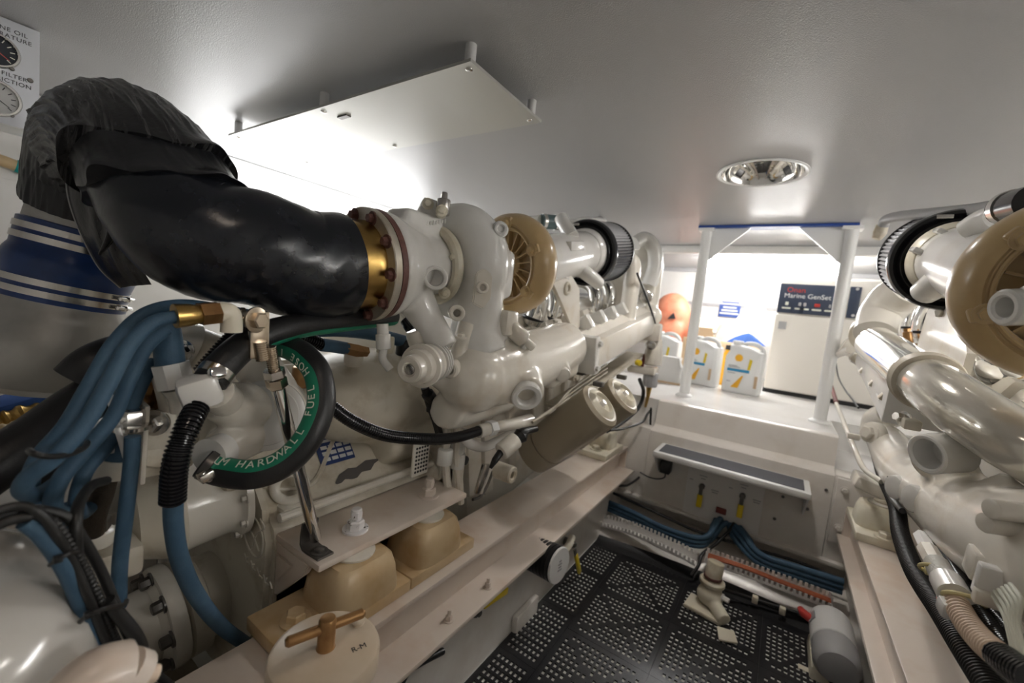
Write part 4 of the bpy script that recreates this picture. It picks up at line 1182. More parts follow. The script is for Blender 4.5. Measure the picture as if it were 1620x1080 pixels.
# riser below the bend
ra = at(146, 322, X=-1.12); rb = ra + Vector((-.02, -.055, -.30))
rd = (rb - ra).normalized()
def riser(t0, t1, prof, mt, name, par): return put(name, MB().lathe(ra + rd * t0, rd, prof, 64), mt, par)
rp_ = riser(0, 0, [(0, .078), (.03, .079), (.10, .080), (.16, .083), (.20, .090), (.25, .115), (.30, .125), (.34, .11), (.36, .07)], G['silver_wrap'], 'riser_pipe', XH)
sl = riser(.055, 0, [(0, .081), (.002, .0845), (.048, .0845), (.058, .089), (.072, .092), (.086, .090), (.096, .088), (.150, .089), (.152, .085)], G['blue_silicone'], 'silicone_sleeve', XH)
for t_ in (.065, .083, .158, .176):
    r_ = .0865 if t_ < .1 else .0905
    t_ -= 0 if t_ < .1 else .003
    cl = put('clamp', MB().lathe(ra + rd * t_, rd, [(0, r_ - .003), (0, r_), (.011, r_), (.011, r_ - .003)], 64), G['steel'], sl)
    x_, y_, _ = basis(rd)
    view = (Vector((0, 0, .95)) - (ra + rd * t_)); view = (view - rd * view.dot(rd)).normalized(); side = rd.cross(view)
    dd = (view * .55 - side * .83).normalized()
    if (CM.col[0]).dot(dd) < 0: dd = (view * .55 + side * .83).normalized()
    put('clamp_screw', MB().box(ra + rd * (t_ + .006) + dd * (r_ + .005), (.011, .011, .011), bev=.002).rcyl(ra + rd * (t_ + .006) + dd * (r_ + .006) - view.cross(dd).cross(dd) * 0 - (rd.cross(dd)) * .02, ra + rd * (t_ + .006) + dd * (r_ + .006) + rd.cross(dd) * .02, .004, .001, 10), G['chrome'], cl)

# ---------------------------------------------------------------- gauge box under the ceiling
gx = -1.45
gt = thing('gauge_panel', 'silver gauge box with round dials at the upper left under the ceiling', 'gauge panel', (gx, .1, 1.22))
yr = .1885
put('housing', MB().span((gx - .09, -.25, 1.222), (gx, yr, 1.4385), bev=.002), G['alu'], gt)
put('face_plate', MB().span((gx, -.25, 1.224), (gx + .003, yr + .001, 1.4385)), mat('face_alu', (.66, .68, .72), .4, metal=.3), gt)
for cz, dark, l1, l2 in ((1.368, True, 'ENGINE OIL', 'TEMPERATURE'), (1.272, False, 'AIR FILTER', 'RESTRICTION')):
    cy_ = .128
    R_ = .0345 if dark else .037
    g_ = put('gauge', MB().lathe((gx + .003, cy_, cz), (1, 0, 0), [(0, R_ * .8), (0, R_), (.006, R_), (.009, R_ * .95), (.009, R_ * .86), (.004, R_ * .84)], 48, cap=False), G['steel'], gt)
    put('dial', MB().lathe((gx + .0035, cy_, cz), (1, 0, 0), [(0, R_ * .85), (.0015, R_ * .85)], 40), G['gauge_dark'] if dark else G['gauge_white'], g_)
    for k in range(11):
        a = math.radians(-40 + 26 * k)
        dd = Vector((0, math.cos(a), math.sin(a)))
        e = Vector((0, -math.sin(a), math.cos(a)))
        put('tick', MB().prism([(-.0008, 0), (.0008, 0), (.0008, .007), (-.0008, .007)], .0006, o=Vector((gx + .0052, cy_, cz)) + dd * R_ * .58, u=e, v=dd), G['print'] if dark else G['ink'], g_)
    a = math.radians(-35)
    dd = Vector((0, math.cos(a), math.sin(a))); e = Vector((0, -math.sin(a), math.cos(a)))
    put('needle', MB().prism([(-.0012, -.006), (.0012, -.006), (.0004, .023), (-.0004, .023)], .0008, o=Vector((gx + .0062, cy_, cz)), u=e, v=dd), G['red'] if dark else G['ink'], g_)
    put('retaining_screw', MB().lathe((gx + .008, cy_ + .022, cz - .028), (1, 0, 0), [(0, .004), (.003, .003)], 10), G['dark_steel'], g_)
    dz = .05 if dark else .055
    text('lettering', l1, G['ink'], gt, (gx + .0034, .172, cz + dz), (0, 1, 0), (0, 0, 1), .0115, 'RIGHT', spacing=1.1)
    text('lettering', l2, G['ink'], gt, (gx + .0034, .178, cz + dz - .013), (0, 1, 0), (0, 0, 1), .0115, 'RIGHT', spacing=1.1)
put('screw', MB().lathe((gx + .003, .176, 1.330), (1, 0, 0), [(0, .005), (.003, .004)], 14), G['dark_steel'], gt)
hose('black_strap', 'thin black cable from the gauge box across the white wall', [(-1.56, .21, 1.285), (-1.7, .27, 1.26), (-1.9, .33, 1.235)], .007, G['wire_black'], 'cable')
t = thing('fuel_tube', 'translucent tan tube with a teal clip on the left wall', 'tube', (-1.98, .1, 1.2))
pth = [at(*q, X=-1.983) for q in ((-30, 245), (0, 253), (25, 262), (48, 270))]
put('tube_wall', MB().tube(pth, .0165, 14), G['tube_tan'], t)
put('clip', MB().tube([pth[2] + Vector((.0, .0, 0)), pth[3]], .019, 14, 2), G['teal'], t)
put('tail', MB().tube([pth[3], at(62, 282, X=-1.983), at(80, 290, X=-1.983)], .012, 10), G['wire_black'], t)

# ---------------------------------------------------------------- sea-water pump on the gearbox
WP = thing('water_pump', 'cream round-faced water pump with hose fittings beside the gearbox', 'pump', (-.74, .36, .60))
pv = Vector((.80, -.58, .12)).normalized()
pc_ = at(424, 655, X=-.70)
x_, y_, _ = basis(pv)
m = MB()
m.lathe(pc_ - pv * .11, pv, [(0, .05), (.05, .055), (.088, .058), (.10, .056)], 36)
f1 = at(316, 618, X=-.612); f2 = at(330, 722, X=-.655)
m.tube([pc_ - pv * .05, at(372, 640, X=-.70), at(345, 632, X=-.69)], [.045, .036, .030], 20)
m.tube([pc_ - pv * .05 - y_ * .02, at(368, 700, X=-.70), at(345, 715, X=-.68)], [.042, .034, .027], 20)
m.tube([pc_ - pv * .05 + y_ * .03, at(415, 590, X=-.74), at(395, 562, X=-.76)], [.04, .036, .04], 16)
m.box(at(352, 668, X=-.75), (.08, .06, .09), bev=.012)
cast('pump_body', m, G['engine'], WP, .005, 4)
put('cover_disc', MB().lathe(pc_ + pv * .004, pv, [(0, .058), (.010, .0585), (.012, .056), (.013, .049), (.0155, .048), (.0165, .040), (.0165, .001)], 64), G['engine_clean'], WP)
put('cover_screw', MB().lathe(pc_ + pv * .020, pv, [(0, .006), (.003, .0055), (.004, .002)], 14), G['cream'], WP)
ff = put('hose_fitting', MB().box(f1, (.040, .044, .042), rot=Matrix.Rotation(.35, 3, 'X') @ Matrix.Rotation(-.3, 3, 'Z'), bev=.009), G['engine_clean'], WP)
put('fitting_collar', MB().tube([f1 + Vector((-.01, .02, -.005)), at(356, 634, X=-.66)], .023, 20, 2), G['engine'], ff)
put('hose_barb', MB().tube([at(352, 712, X=-.668), f2], [.026, .026], 20, 2), G['engine_clean'], WP)

# black rubber hoses of the pump
HW = 'green banded black hardwall hose'
H1 = thing('hardwall_hose', 'black hardwall hose with green stripe running below the exhaust hose', 'hose', (-.62, .3, .85))
hp1 = [at(*q, X=X_) for q, X_ in (((332, 604), -.615), ((352, 578), -.622), ((385, 548), -.635), ((425, 527), -.655), ((480, 514), -.68), ((545, 507), -.70), ((620, 500), -.74))]
put('hose_wall', MB().tube(hp1, .0205, 24, 10), G['rubber'], H1)
sp = spline(hp1, 10)
vw = lambda p: (Vector((0, 0, .95)) - p).normalized()
def band(path, r, up, a0, a1, name, mt, par, n=8, i0=0, i1=None):
    """narrow printed band lying on a hose: sector of its wall between the angles a0, a1 from the viewer-facing line"""
    rings = []
    path = path[i0:i1]
    for i in range(len(path)):
        p = path[i]; tg = (path[min(i + 1, len(path) - 1)] - path[max(i - 1, 0)]).normalized()
        w_ = up(p, i / (len(path) - 1)); w_ = (w_ - tg * w_.dot(tg)).normalized(); s_ = tg.cross(w_)
        outer = [p + (w_ * math.cos(a0 + (a1 - a0) * k / n) + s_ * math.sin(a0 + (a1 - a0) * k / n)) * (r + .0006) for k in range(n + 1)]
        inner = [p + (w_ * math.cos(a0 + (a1 - a0) * k / n) + s_ * math.sin(a0 + (a1 - a0) * k / n)) * (r - .001) for k in range(n, -1, -1)]
        rings.append(outer + inner)
    return put(name, MB().loft(rings), mt, par)
band(sp, .0205, lambda p, t: Vector((.55, -.45, -.65)), -.45, .45, 'green_stripe', G['green'], H1, i0=26)
cl = put('hose_clamp', MB().tube([hp1[0].lerp(hp1[1], .25), hp1[0].lerp(hp1[1], .7)], .0222, 24, 2), G['steel'], H1)
put('clamp_screw', MB().box(hp1[0].lerp(hp1[1], .45) + vw(hp1[0]) * .024, (.022, .018, .014), rot=Matrix.Rotation(-.6, 3, 'Y'), bev=.003), G['chrome'], cl)

H2 = thing('hardwall_hose', 'looped black hardwall hose with green lettered band before the pump', 'hose', (-.6, .33, .7))
lp_px = [((322, 732), -.655), ((350, 745), -.640), ((400, 750), -.600), ((450, 732), -.575), ((488, 692), -.565), ((508, 640), -.575), ((503, 592), -.60), ((482, 563), -.64), ((455, 548), -.68), ((435, 545), -.71)]
lp = [at(*q, X=X_) for q, X_ in lp_px]
put('hose_wall', MB().tube(lp, .0205, 24, 12), G['rubber'], H2)
sp2 = spline(lp, 12)
ctr = at(420, 650, X=-.60)
inw = lambda p, t: ((ctr - p).normalized() * .72 + vw(p) * .75)
band(sp2, .0205, inw, -.52, .52, 'green_band', G['green'], H2, i0=6, i1=-8)
# lettering along the band
path = sp2[8:-12]
Ls = [0]
for a_, b_ in zip(path[:-1], path[1:]): Ls.append(Ls[-1] + (b_ - a_).length)
def on_path(d):
    for i in range(1, len(Ls)):
        if Ls[i] >= d:
            f_ = (d - Ls[i - 1]) / (Ls[i] - Ls[i - 1] + 1e-9)
            return path[i - 1].lerp(path[i], f_), (path[i] - path[i - 1]).normalized()
    return path[-1], (path[-1] - path[-2]).normalized()
word = 'UM HARDWALL FUEL HOSE 1"'
tot = Ls[-1] - .004
for i, ch in enumerate(word):
    if ch == ' ': continue
    p, tg = on_path(.004 + tot * i / (len(word) - 1))
    n_ = inw(p, 0); n_ = (n_ - tg * n_.dot(tg)).normalized()
    upv = n_.cross(tg)
    text('letter', ch, G['print'], H2, p + n_ * .0214, tg, upv, .017, depth=.0003)
put('hose_clamp', MB().tube([lp[0].lerp(lp[1], .12), lp[0].lerp(lp[1], .5)], .0218, 24, 2), G['dark_steel'], H2)
put('clamp_screw', MB().box(at(326, 752, X=-.63), (.016, .018, .012), rot=Matrix.Rotation(.4, 3, 'X'), bev=.002).rcyl(at(318, 748, X=-.63), at(334, 758, X=-.63), .005, .001), G['steel'], H2)

# ---------------------------------------------------------------- stainless strut
ST = thing('stay_rod', 'polished stainless stay rod bolted to the engine bracket', 'strut', (-.645, .43, .48))
r0, r1 = at(430, 560, X=-.607), Vector((-.650, .418, .498))
dr = (r1 - r0).normalized()
r_t = at(436, 598, X=-.609)
put('tube', MB().rcyl(r_t, r1, .0098, .001), G['chrome'], ST)
th_ = put('threaded_end', MB().corr([r0 - dr * .012, r_t], .0082, .003, .12, 18), G['plated'], ST)
put('lock_nut', MB().bolt(r_t - dr * .014, dr, .0145, .013, False), G['steel'], ST)
put('tube_nut', MB().bolt(r_t, dr, .0145, .016, False, .4), G['plated'], ST)
fb = put('foot_bracket', MB().loft([[p + Vector((0, w_, 0)) for p, w_ in ((q, -.015), (q, .015), (q + n_ * .004, .015), (q + n_ * .004, -.015))] for q, n_ in (
    (Vector((-.667, .415, .528)), Vector((1, 0, 0))), (Vector((-.667, .413, .505)), Vector((1, 0, 0))), (Vector((-.665, .412, .490)), Vector((.9, 0, .4))), (Vector((-.657, .412, .4825)), Vector((.4, 0, .9))), (Vector((-.645, .413, .4805)), Vector((0, 0, 1))), (Vector((-.612, .415, .4805)), Vector((0, 0, 1))))]), G['dark_steel'], ST)
put('foot_bolt', MB().bolt((-.630, .414, .4845), (0, 0, 1), .0095, .006), G['dark_steel'], ST)
top = at(402, 492, X=-.615)
tb = put('top_lug', MB().box((top + at(416, 566, X=-.612)) / 2, (.010, .026, (top - at(416, 566, X=-.612)).length), rot=Matrix.Rotation(.03, 3, 'X'), bev=.003), G['plated'], ST)
put('lug_bolt', MB().rcyl(at(364, 504, X=-.63), at(404, 506, X=-.615), .006, .001, 14).bolt(at(404, 506, X=-.608), Vector((.9, .3, 0)), .012, .010).bolt(at(384, 505, X=-.622), Vector((-.6, -.8, 0)), .011, .010), G['plated'], ST)
put('side_thread', MB().corr([at(411, 540, X=-.607), at(416, 570, X=-.607)], .009, .003, .12, 16), G['plated'], ST)

# ---------------------------------------------------------------- black conduit and blue hoses
def ph(name, label, pix, r, mt, cat='hose', corr=None, group=None, depth=.18, seg=16):
    return hose(name, label, [at(a_, b_, X=c_) for a_, b_, c_ in pix], r, mt, cat, group, seg, 10, corr, depth)
ph('corrugated_conduit', 'thick black corrugated sleeve over a blue hose below the hose fitting', [(312, 645, -.60), (300, 668, -.585), (285, 705, -.575), (276, 745, -.575), (273, 795, -.58)], 0.0138, G['black_gloss'], 'conduit', .0048)
ph('blue_hose', 'thick blue hose coming out of the corrugated sleeve down to the rail', [(274, 775, -.58), (275, 830, -.585), (285, 885, -.60), (310, 940, -.63), (350, 990, -.68), (395, 1022, -.74)], .0102, G['blue_hose'])
ph('corrugated_conduit', 'black corrugated conduit hanging from the pump side to the engine block', [(520, 640, -.66), (560, 668, -.64), (610, 688, -.62), (670, 694, -.60), (720, 692, -.59), (762, 680, -.585)], .0125, G['black_gloss'], 'conduit', .0045, depth=.12)
put_c = thing('pipe_connector', 'cream pipe connector joining the black conduit to the engine', 'connector', at(790, 680, X=-.575))
put('sleeve', MB().tube([at(757, 682, X=-.586), at(775, 678, X=-.58)], .0165, 18, 2), G['engine'], put_c)
put('nut', MB().tube([at(772, 678, X=-.58), at(782, 676, X=-.578)], .0195, 6, 2), G['white'], put_c)
put('stub', MB().tube([at(782, 676, X=-.578), at(815, 670, X=-.575), at(838, 665, X=-.58)], [.015, .016, .019], 16), G['engine'], put_c)
ph('corrugated_conduit', 'black corrugated conduit behind the green striped hose', [(405, 500, -.72), (375, 528, -.715), (345, 560, -.71), (318, 592, -.705)], .0135, G['black_gloss'], 'conduit', .005)
ph('corrugated_conduit', 'short black corrugated conduit under the exhaust flange', [(460, 532, -.78), (485, 536, -.78), (512, 546, -.78)], .013, G['black_gloss'], 'conduit', .005)
t = thing('blue_hose', 'blue hose with brass end fitting beneath the exhaust flange', 'hose', at(540, 550, X=-.78))
put('hose_wall', MB().tube([at(508, 545, X=-.78), at(530, 548, X=-.78), at(548, 551, X=-.78)], .0135, 16), G['blue_hose'], t)
put('end_fitting', MB().tube([at(545, 550, X=-.78), at(562, 554, X=-.78), at(580, 556, X=-.78)], [.014, .0155, .012], 6, 3), G['bronze'], t)
ph('blue_hose', 'bright blue hose lying behind the exhaust flange', [(500, 522, -.86), (540, 522, -.85), (590, 528, -.84), (640, 540, -.84)], .016, G['blue_hose'])

# the looped bundle on the left
BL = 'blue hoses tied in a loop at the left'
ph('blue_hose', 'foremost blue hose of the tied bundle, ending in the brass fitting', [(282, 500, -.60), (242, 510, -.60), (205, 545, -.595), (172, 605, -.585), (136, 668, -.575), (88, 722, -.565), (48, 752, -.57), (36, 775, -.59), (60, 782, -.63), (95, 760, -.66)], .0078, G['blue_hose'], group=BL)
ph('blue_hose', 'blue hose arching highest at the back of the tied bundle', [(400, 498, -.72), (340, 487, -.72), (280, 482, -.71), (225, 498, -.70), (178, 545, -.69), (140, 610, -.68), (104, 672, -.67), (62, 722, -.65), (48, 765, -.66), (60, 800, -.68)], .0078, G['blue_hose'], group=BL)
ph('blue_hose', 'blue hose looping lowest in the middle of the tied bundle', [(262, 522, -.66), (232, 548, -.65), (205, 600, -.64), (178, 660, -.625), (132, 715, -.61), (95, 760, -.60), (84, 800, -.61), (102, 812, -.65), (125, 790, -.69)], .0078, G['blue_hose'], group=BL)
ph('blue_hose', 'blue hose on the inner right of the tied bundle', [(250, 560, -.70), (228, 600, -.69), (205, 650, -.68), (170, 705, -.665), (136, 745, -.65), (122, 790, -.65), (130, 812, -.67), (150, 795, -.71)], .0076, G['blue_hose'], group=BL)
t = thing('cable_tie', 'black cable tie round the looped blue hoses', 'cable tie', at(95, 722, X=-.58))
put('strap', MB().tube([at(a_, b_, X=c_) for a_, b_, c_ in ((46, 712, -.565), (55, 718, -.545), (80, 722, -.55), (110, 718, -.565), (135, 706, -.59), (140, 690, -.64))], .0028, 8), G['wire_black'], t)
t = thing('brass_fitting', 'brass and steel hose end fitting of the foremost blue hose', 'fitting', at(320, 498, X=-.60))
put('crimp', MB().tube([at(276, 500, X=-.60), at(300, 498, X=-.60), at(318, 497, X=-.60)], [.0145, .0135, .011], 18), G['brass'], t)
put('hex', MB().tube([at(316, 497, X=-.60), at(346, 494, X=-.60)], .0148, 6, 2), G['bronze'], t)
put('elbow', MB().tube([at(344, 494, X=-.60), at(362, 495, X=-.60), at(366, 510, X=-.60), at(366, 525, X=-.60)], .0125, 16), G['cream'], t)

t = thing('blue_hose', 'short blue hose with cream hex coupling beside the black conduit', 'hose', at(280, 600, X=-.66))
put('hose_wall', MB().tube([at(255, 505, X=-.70), at(262, 520, X=-.69), at(266, 545, X=-.68), at(270, 580, X=-.67)], .0165, 16), G['blue_hose'], t)
put('coupling', MB().tube([at(270, 575, X=-.67), at(280, 612, X=-.665)], .0215, 8, 2), G['engine_clean'], t)
put('reducer', MB().tube([at(280, 612, X=-.665), at(285, 628, X=-.665), at(288, 650, X=-.665)], [.018, .014, .013], 16), G['engine'], t)
t = thing('drain_pipe', 'cream pipe running down behind the blue coupling', 'pipe', at(258, 600, X=-.70))
put('pipe_wall', MB().tube([at(243, 535, X=-.70), at(250, 580, X=-.70), at(262, 630, X=-.70), at(270, 680, X=-.70)], .010, 12), G['engine'], t)
ph('blue_hose', 'slim blue hose hanging straight down beside the shift linkage', [(210, 690, -.62), (207, 740, -.62), (198, 820, -.62), (190, 890, -.63), (188, 960, -.64)], .0078, G['blue_hose'])
t = thing('blue_hose', 'blue hose ending in a cream coupling and dark braided hose', 'hose', at(175, 740, X=-.68))
put('hose_wall', MB().tube([at(196, 690, X=-.70), at(188, 712, X=-.70), at(180, 728, X=-.70)], .015, 16), G['blue_hose'], t)
put('coupling', MB().tube([at(181, 726, X=-.70), at(170, 755, X=-.70)], .0185, 14, 2), G['engine'], t)
put('braided_hose', MB().tube([at(170, 755, X=-.70), at(160, 785, X=-.70), at(150, 815, X=-.705), at(147, 845, X=-.71)], [.011, .0125, .0125, .011], 16), mat('braid', (.06, .045, .03), .6, bump=.6, bscale=300), t)
ph('blue_hose', 'blue hose lying along the white tank at the lower left', [(40, 825, -.52), (65, 845, -.52), (95, 885, -.52), (118, 930, -.525), (135, 975, -.53), (155, 1025, -.545)], .0066, G['blue_hose'])
ph('blue_hose', 'pale blue hose standing behind the black cable bundle', [(108, 800, -.66), (112, 830, -.64), (115, 870, -.62)], .0095, G['blue_hose'])
ph('black_hose', 'fat black hose crossing behind the blue bundle at the left edge', [(-60, 770, -.74), (0, 730, -.75), (60, 690, -.77), (120, 645, -.80), (190, 600, -.84), (260, 555, -.90)], .030, G['rubber'])
ph('black_hose', 'black hose end curling behind the blue hoses', [(118, 600, -.82), (150, 572, -.82), (200, 552, -.86), (240, 545, -.9)], .026, G['rubber'])
ph('black_hose', 'second black hose running under the shift linkage', [(60, 760, -.82), (120, 720, -.82), (170, 690, -.83), (225, 660, -.86)], .020, G['rubber'])
# black wiring loom along the tank
LB = 'black cables tied along the tank'
base = [(-20, 812, -.52), (30, 800, -.52), (62, 812, -.515), (92, 850, -.515), (118, 895, -.52), (140, 945, -.52), (160, 995, -.53), (185, 1040, -.54), (235, 1085, -.55)]
for i, (dx, dy, dX, lb) in enumerate(((0, 0, 0, 'black cable lying uppermost on the loom along the tank'), (20, 12, -.012, 'ribbed black cable at the middle of the loom along the tank'), (-15, 10, -.006, 'black cable hugging the tank side of the loom'), (40, 4, -.02, 'black cable on the outer right of the loom along the tank'))):
    ph('black_cable', lb, [(a_ + dx * (k > 1), b_ + dy, c_ + dX) for k, (a_, b_, c_) in enumerate(base)], .0037 + .0006 * (i % 2), G['wire_black'], 'cable', .005 if i == 1 else None, LB)
ph('black_cable', 'stray black cable looping up from the loom to the linkage', [(122, 880, -.53), (120, 830, -.53), (126, 795, -.55), (145, 768, -.58), (168, 760, -.62)], .0048, G['wire_black'], 'cable')
ph('black_cable', 'black cable bulging out at the lower right of the loom', [(170, 950, -.53), (190, 975, -.53), (214, 1005, -.53), (224, 1035, -.54), (205, 1065, -.55)], .0062, G['wire_black'], 'cable')
ph('black_cable', 'black cable arching left from the top of the loom', [(-20, 838, -.52), (20, 822, -.52), (60, 818, -.52), (85, 835, -.53), (100, 870, -.54)], .0045, G['wire_black'], 'cable')
for pix, lb in ((((80, 893, -.525), (92, 884, -.508), (108, 876, -.508), (124, 872, -.53)), 'upper black tie round the loom beside the tank'), (((120, 990, -.53), (140, 972, -.505), (168, 962, -.505), (196, 956, -.53), (200, 950, -.56)), 'lower black tie round the loom and blue hoses')):
    pts = [at(a_, b_, X=c_) for a_, b_, c_ in pix]
    t = thing('cable_tie', lb, 'cable tie', pts[0])
    put('strap', MB().tube(pts, .0022, 8), G['wire_black'], t)
    put('lock', MB().box(pts[1], (.006, .006, .006), bev=.001), G['wire_black'], t)

# ---------------------------------------------------------------- white tank at lower left
TK = thing('header_tank', 'glossy white rounded tank in the lower left corner', 'tank', (-.5, .0, .40))
tc_ = Vector((-.66, -.05, .0))
m = MB()
rings = []
for k in range(15):
    a = PI / 2 * k / 14
    rings.append((.045 + .155 * math.sin(a) , a))
m = MB().lathe((-.62, -.05, .385), (0.12, 0, 1), [(0, .175), (.02, .178), (.18, .176), (.225, .168), (.255, .150), (.275, .12), (.286, .08), (.29, .0)], 64)
put('shell', m, G['tank_paint'], TK)
put('weld_ring', MB().torus((-.6055, -.05, .50), (.12, 0, 1), .178, .004, 64, 8), G['engine_clean'], TK)
t = thing('pipe_elbow', 'pinkish cream pipe elbow at the very bottom left', 'fitting', at(190, 1060, X=-.44))
put('elbow_body', MB().tube([at(110, 1110, X=-.44), at(150, 1075, X=-.44), at(195, 1062, X=-.44)], .024, 18), G['rail'], t)
put('collar', MB().tube([at(195, 1062, X=-.44), at(215, 1068, X=-.44)], .019, 18, 2), G['rail'], t)
put('spigot', MB().tube([at(213, 1067, X=-.44), at(245, 1066, X=-.44)], .008, 14, 2), G['conduit_beige'], t)

# ---------------------------------------------------------------- gearbox aft parts: cooler dome, coupling, linkage
GA = thing('gearbox_cooler', 'cream domed cooler bolted to the aft face of the gearbox', 'cooler', (-.85, .30, .45))
gd = Vector((-.10, -.99, -.06)).normalized()
gc = Vector((-.855, .378, .535))
put('barrel', MB().lathe(gc, gd, [(0, .085), (.012, .087), (.018, .078), (.028, .074), (.085, .078), (.098, .080)], 56), G['engine'], GA)
put('end_cover', MB().lathe(gc + gd * .0985, gd, [(0, .084), (.003, .087), (.012, .087), (.016, .083), (.030, .078), (.058, .066), (.066, .05), (.068, .01)], 56), G['engine_dirty'], GA)
for k in range(10):
    x_, y_, _ = basis(gd); th = 2 * PI * k / 10 + .2
    dd = x_ * math.cos(th) + y_ * math.sin(th)
    put('bolt', MB().bolt(gc + gd * .012 + dd * .0815, gd, .0065, .008), G['engine'], GA)
    put('cover_screw', MB().bolt(gc + gd * .112 + dd * .0815, gd, .005, .006, False), G['engine_clean'], GA)
put('bracket_lug', MB().box(at(372, 745, X=-.80), (.05, .05, .06), bev=.012), G['engine_dirty'], GA)
CP = thing('shaft_coupling', 'cream propeller shaft coupling with dark bolts under the cooler', 'coupling', (-.95, .25, .29))
sc = Vector((-.95, .40, .275)); sd = Vector((0, -1, -.10)).normalized()
put('hub', MB().lathe(sc, sd, [(0, .08), (.05, .085), (.055, .098), (.085, .098), (.09, .085)], 48), G['engine_dirty'], CP)
put('flange', MB().lathe(sc + sd * .092, sd, [(0, .098), (.003, .1), (.022, .1), (.025, .098), (.026, .08)], 48), G['engine'], CP)
put('shaft', MB().lathe(sc + sd * .118, sd, [(0, .085), (.01, .07), (.12, .066), (.15, .055), (.30, .05)], 40), G['engine'], CP)
for k in range(8):
    x_, y_, _ = basis(sd); th = 2 * PI * k / 8 + .1; dd = x_ * math.cos(th) + y_ * math.sin(th)
    put('bolt', MB().bolt(sc + sd * .118 + dd * .083, sd, .011, .016), G['dark_steel'], CP)
put('cradle', MB().span((-1.1, .05, -.004), (-.76, .36, .13), bev=.03), G['engine_dirty'], CP)
# selector valve block and linkage
SV = thing('selector_valve', 'cream gear selector valve block with steel linkage plates', 'valve', at(230, 690, X=-.75))
m = MB().box(at(240, 690, X=-.76), (.09, .09, .10), bev=.015).rcyl(at(262, 690, X=-.72), at(245, 692, X=-.76), .045, .008)
put('valve_block', m, G['engine_dirty'], SV)
put('side_plate', MB().box(at(220, 695, X=-.70), (.05, .006, .11), rot=Matrix.Rotation(.1, 3, 'Y'), bev=.002), G['engine'], SV)
a_, b_ = at(172, 622, X=-.67), at(196, 705, X=-.665)
x_, y_, z_ = basis(b_ - a_)
put('linkage_bar', MB().box((a_ + b_) / 2, (.014, .005, (b_ - a_).length), rot=Matrix((x_, y_, z_)).transposed(), bev=.001), G['alu'], SV)
put('linkage_foot', MB().box(at(195, 695, X=-.662), (.028, .006, .04), rot=Matrix((x_, y_, z_)).transposed(), bev=.001), G['alu'], SV)
a_, b_ = at(158, 672, X=-.69), at(167, 712, X=-.69)
put('linkage_hook', MB().tube([a_, a_.lerp(b_, .5), b_, at(180, 712, X=-.69)], .004, 8), G['alu'], SV)
a_, b_ = at(213, 690, X=-.668), at(221, 730, X=-.668)
put('linkage_bar', MB().box((a_ + b_) / 2, (.008, .004, (b_ - a_).length), bev=.001), G['alu'], SV)
put('acorn_nut', MB().sph(at(204, 662, X=-.67), .012, 14).bolt(at(208, 676, X=-.67), (0, 0, 1), .014, .02), G['steel'], SV)
put('sensor', MB().rcyl(at(222, 617, X=-.74), at(236, 618, X=-.74), .014, .003).bolt(at(236, 632, X=-.74), (.5, -.8, 0), .012, .02).rcyl(at(236, 630, X=-.745), at(238, 600, X=-.745), .013, .003), G['bronze'], SV)
put('sensor_wrap', MB().tube([at(232, 600, X=-.74), at(230, 575, X=-.74), at(236, 545, X=-.74), at(240, 520, X=-.75)], [.012, .013, .010, .009], 12), mat('old_tape', (.45, .38, .28), .6, bump=.4, bscale=80), SV)
put('sensor_plug', MB().rcyl(at(180, 636, X=-.72), at(196, 633, X=-.72), .010, .002), G['brass'], SV)
put('bolt', MB().bolt(at(245, 668, X=-.69), (.7, -.6, 0), .012), G['steel'], SV)
t = thing('gearbox_top_cover', 'cream fitting boss under the blue hoses beside the coupling', 'cover', at(150, 850, X=-.80))
put('cover_boss', MB().rcyl(at(146, 862, X=-.80), at(150, 838, X=-.80), .024, .004), G['engine'], t)
put('cover_plinth', MB().box(at(160, 880, X=-.82), (.10, .08, .05), bev=.01), G['engine_dirty'], t)
put('union_nut', MB().bolt(at(150, 838, X=-.80), (0, 0, 1), .018, .018, False), G['dark_steel'], t)
t = thing('heat_exchanger', 'cream cylindrical heat exchanger under the exhaust hose', 'heat exchanger', at(330, 540, X=-.8))
a_, b_ = at(255, 535, X=-.80), at(365, 570, X=-.80)
put('barrel', MB().tube([a_.lerp(b_, .35), b_], .036, 28, 2), G['engine_dirty'], t)
put('end_bonnet', MB().tube([a_, a_.lerp(b_, .37)], [.034, .041], 28, 3), G['engine'], t)
put('drain_bolt', MB().bolt(at(288, 553, X=-.76), (.8, -.5, -.1), .011, .012), G['chrome'], t)
put('cradle', MB().box(at(310, 582, X=-.80), (.06, .17, .015), bev=.004), G['engine_dirty'], t)
# dark clutter between pump and bell housing
for k, q in enumerate(((480, 590), (610, 540), (560, 560), (640, 545))):
    c = at(*q, X=-.84); put('top_fitting', MB().rcyl(c - Vector((0, 0, .03)), c + Vector((0, 0, .015)), .022, .005), [G['bronze'], G['cream'], G['engine'], G['black']][k], E1)
ph('black_hose', 'short black hose under the turbine housing', [(645, 505, -.80), (655, 520, -.78), (668, 535, -.76)], .021, G['black_gloss'])
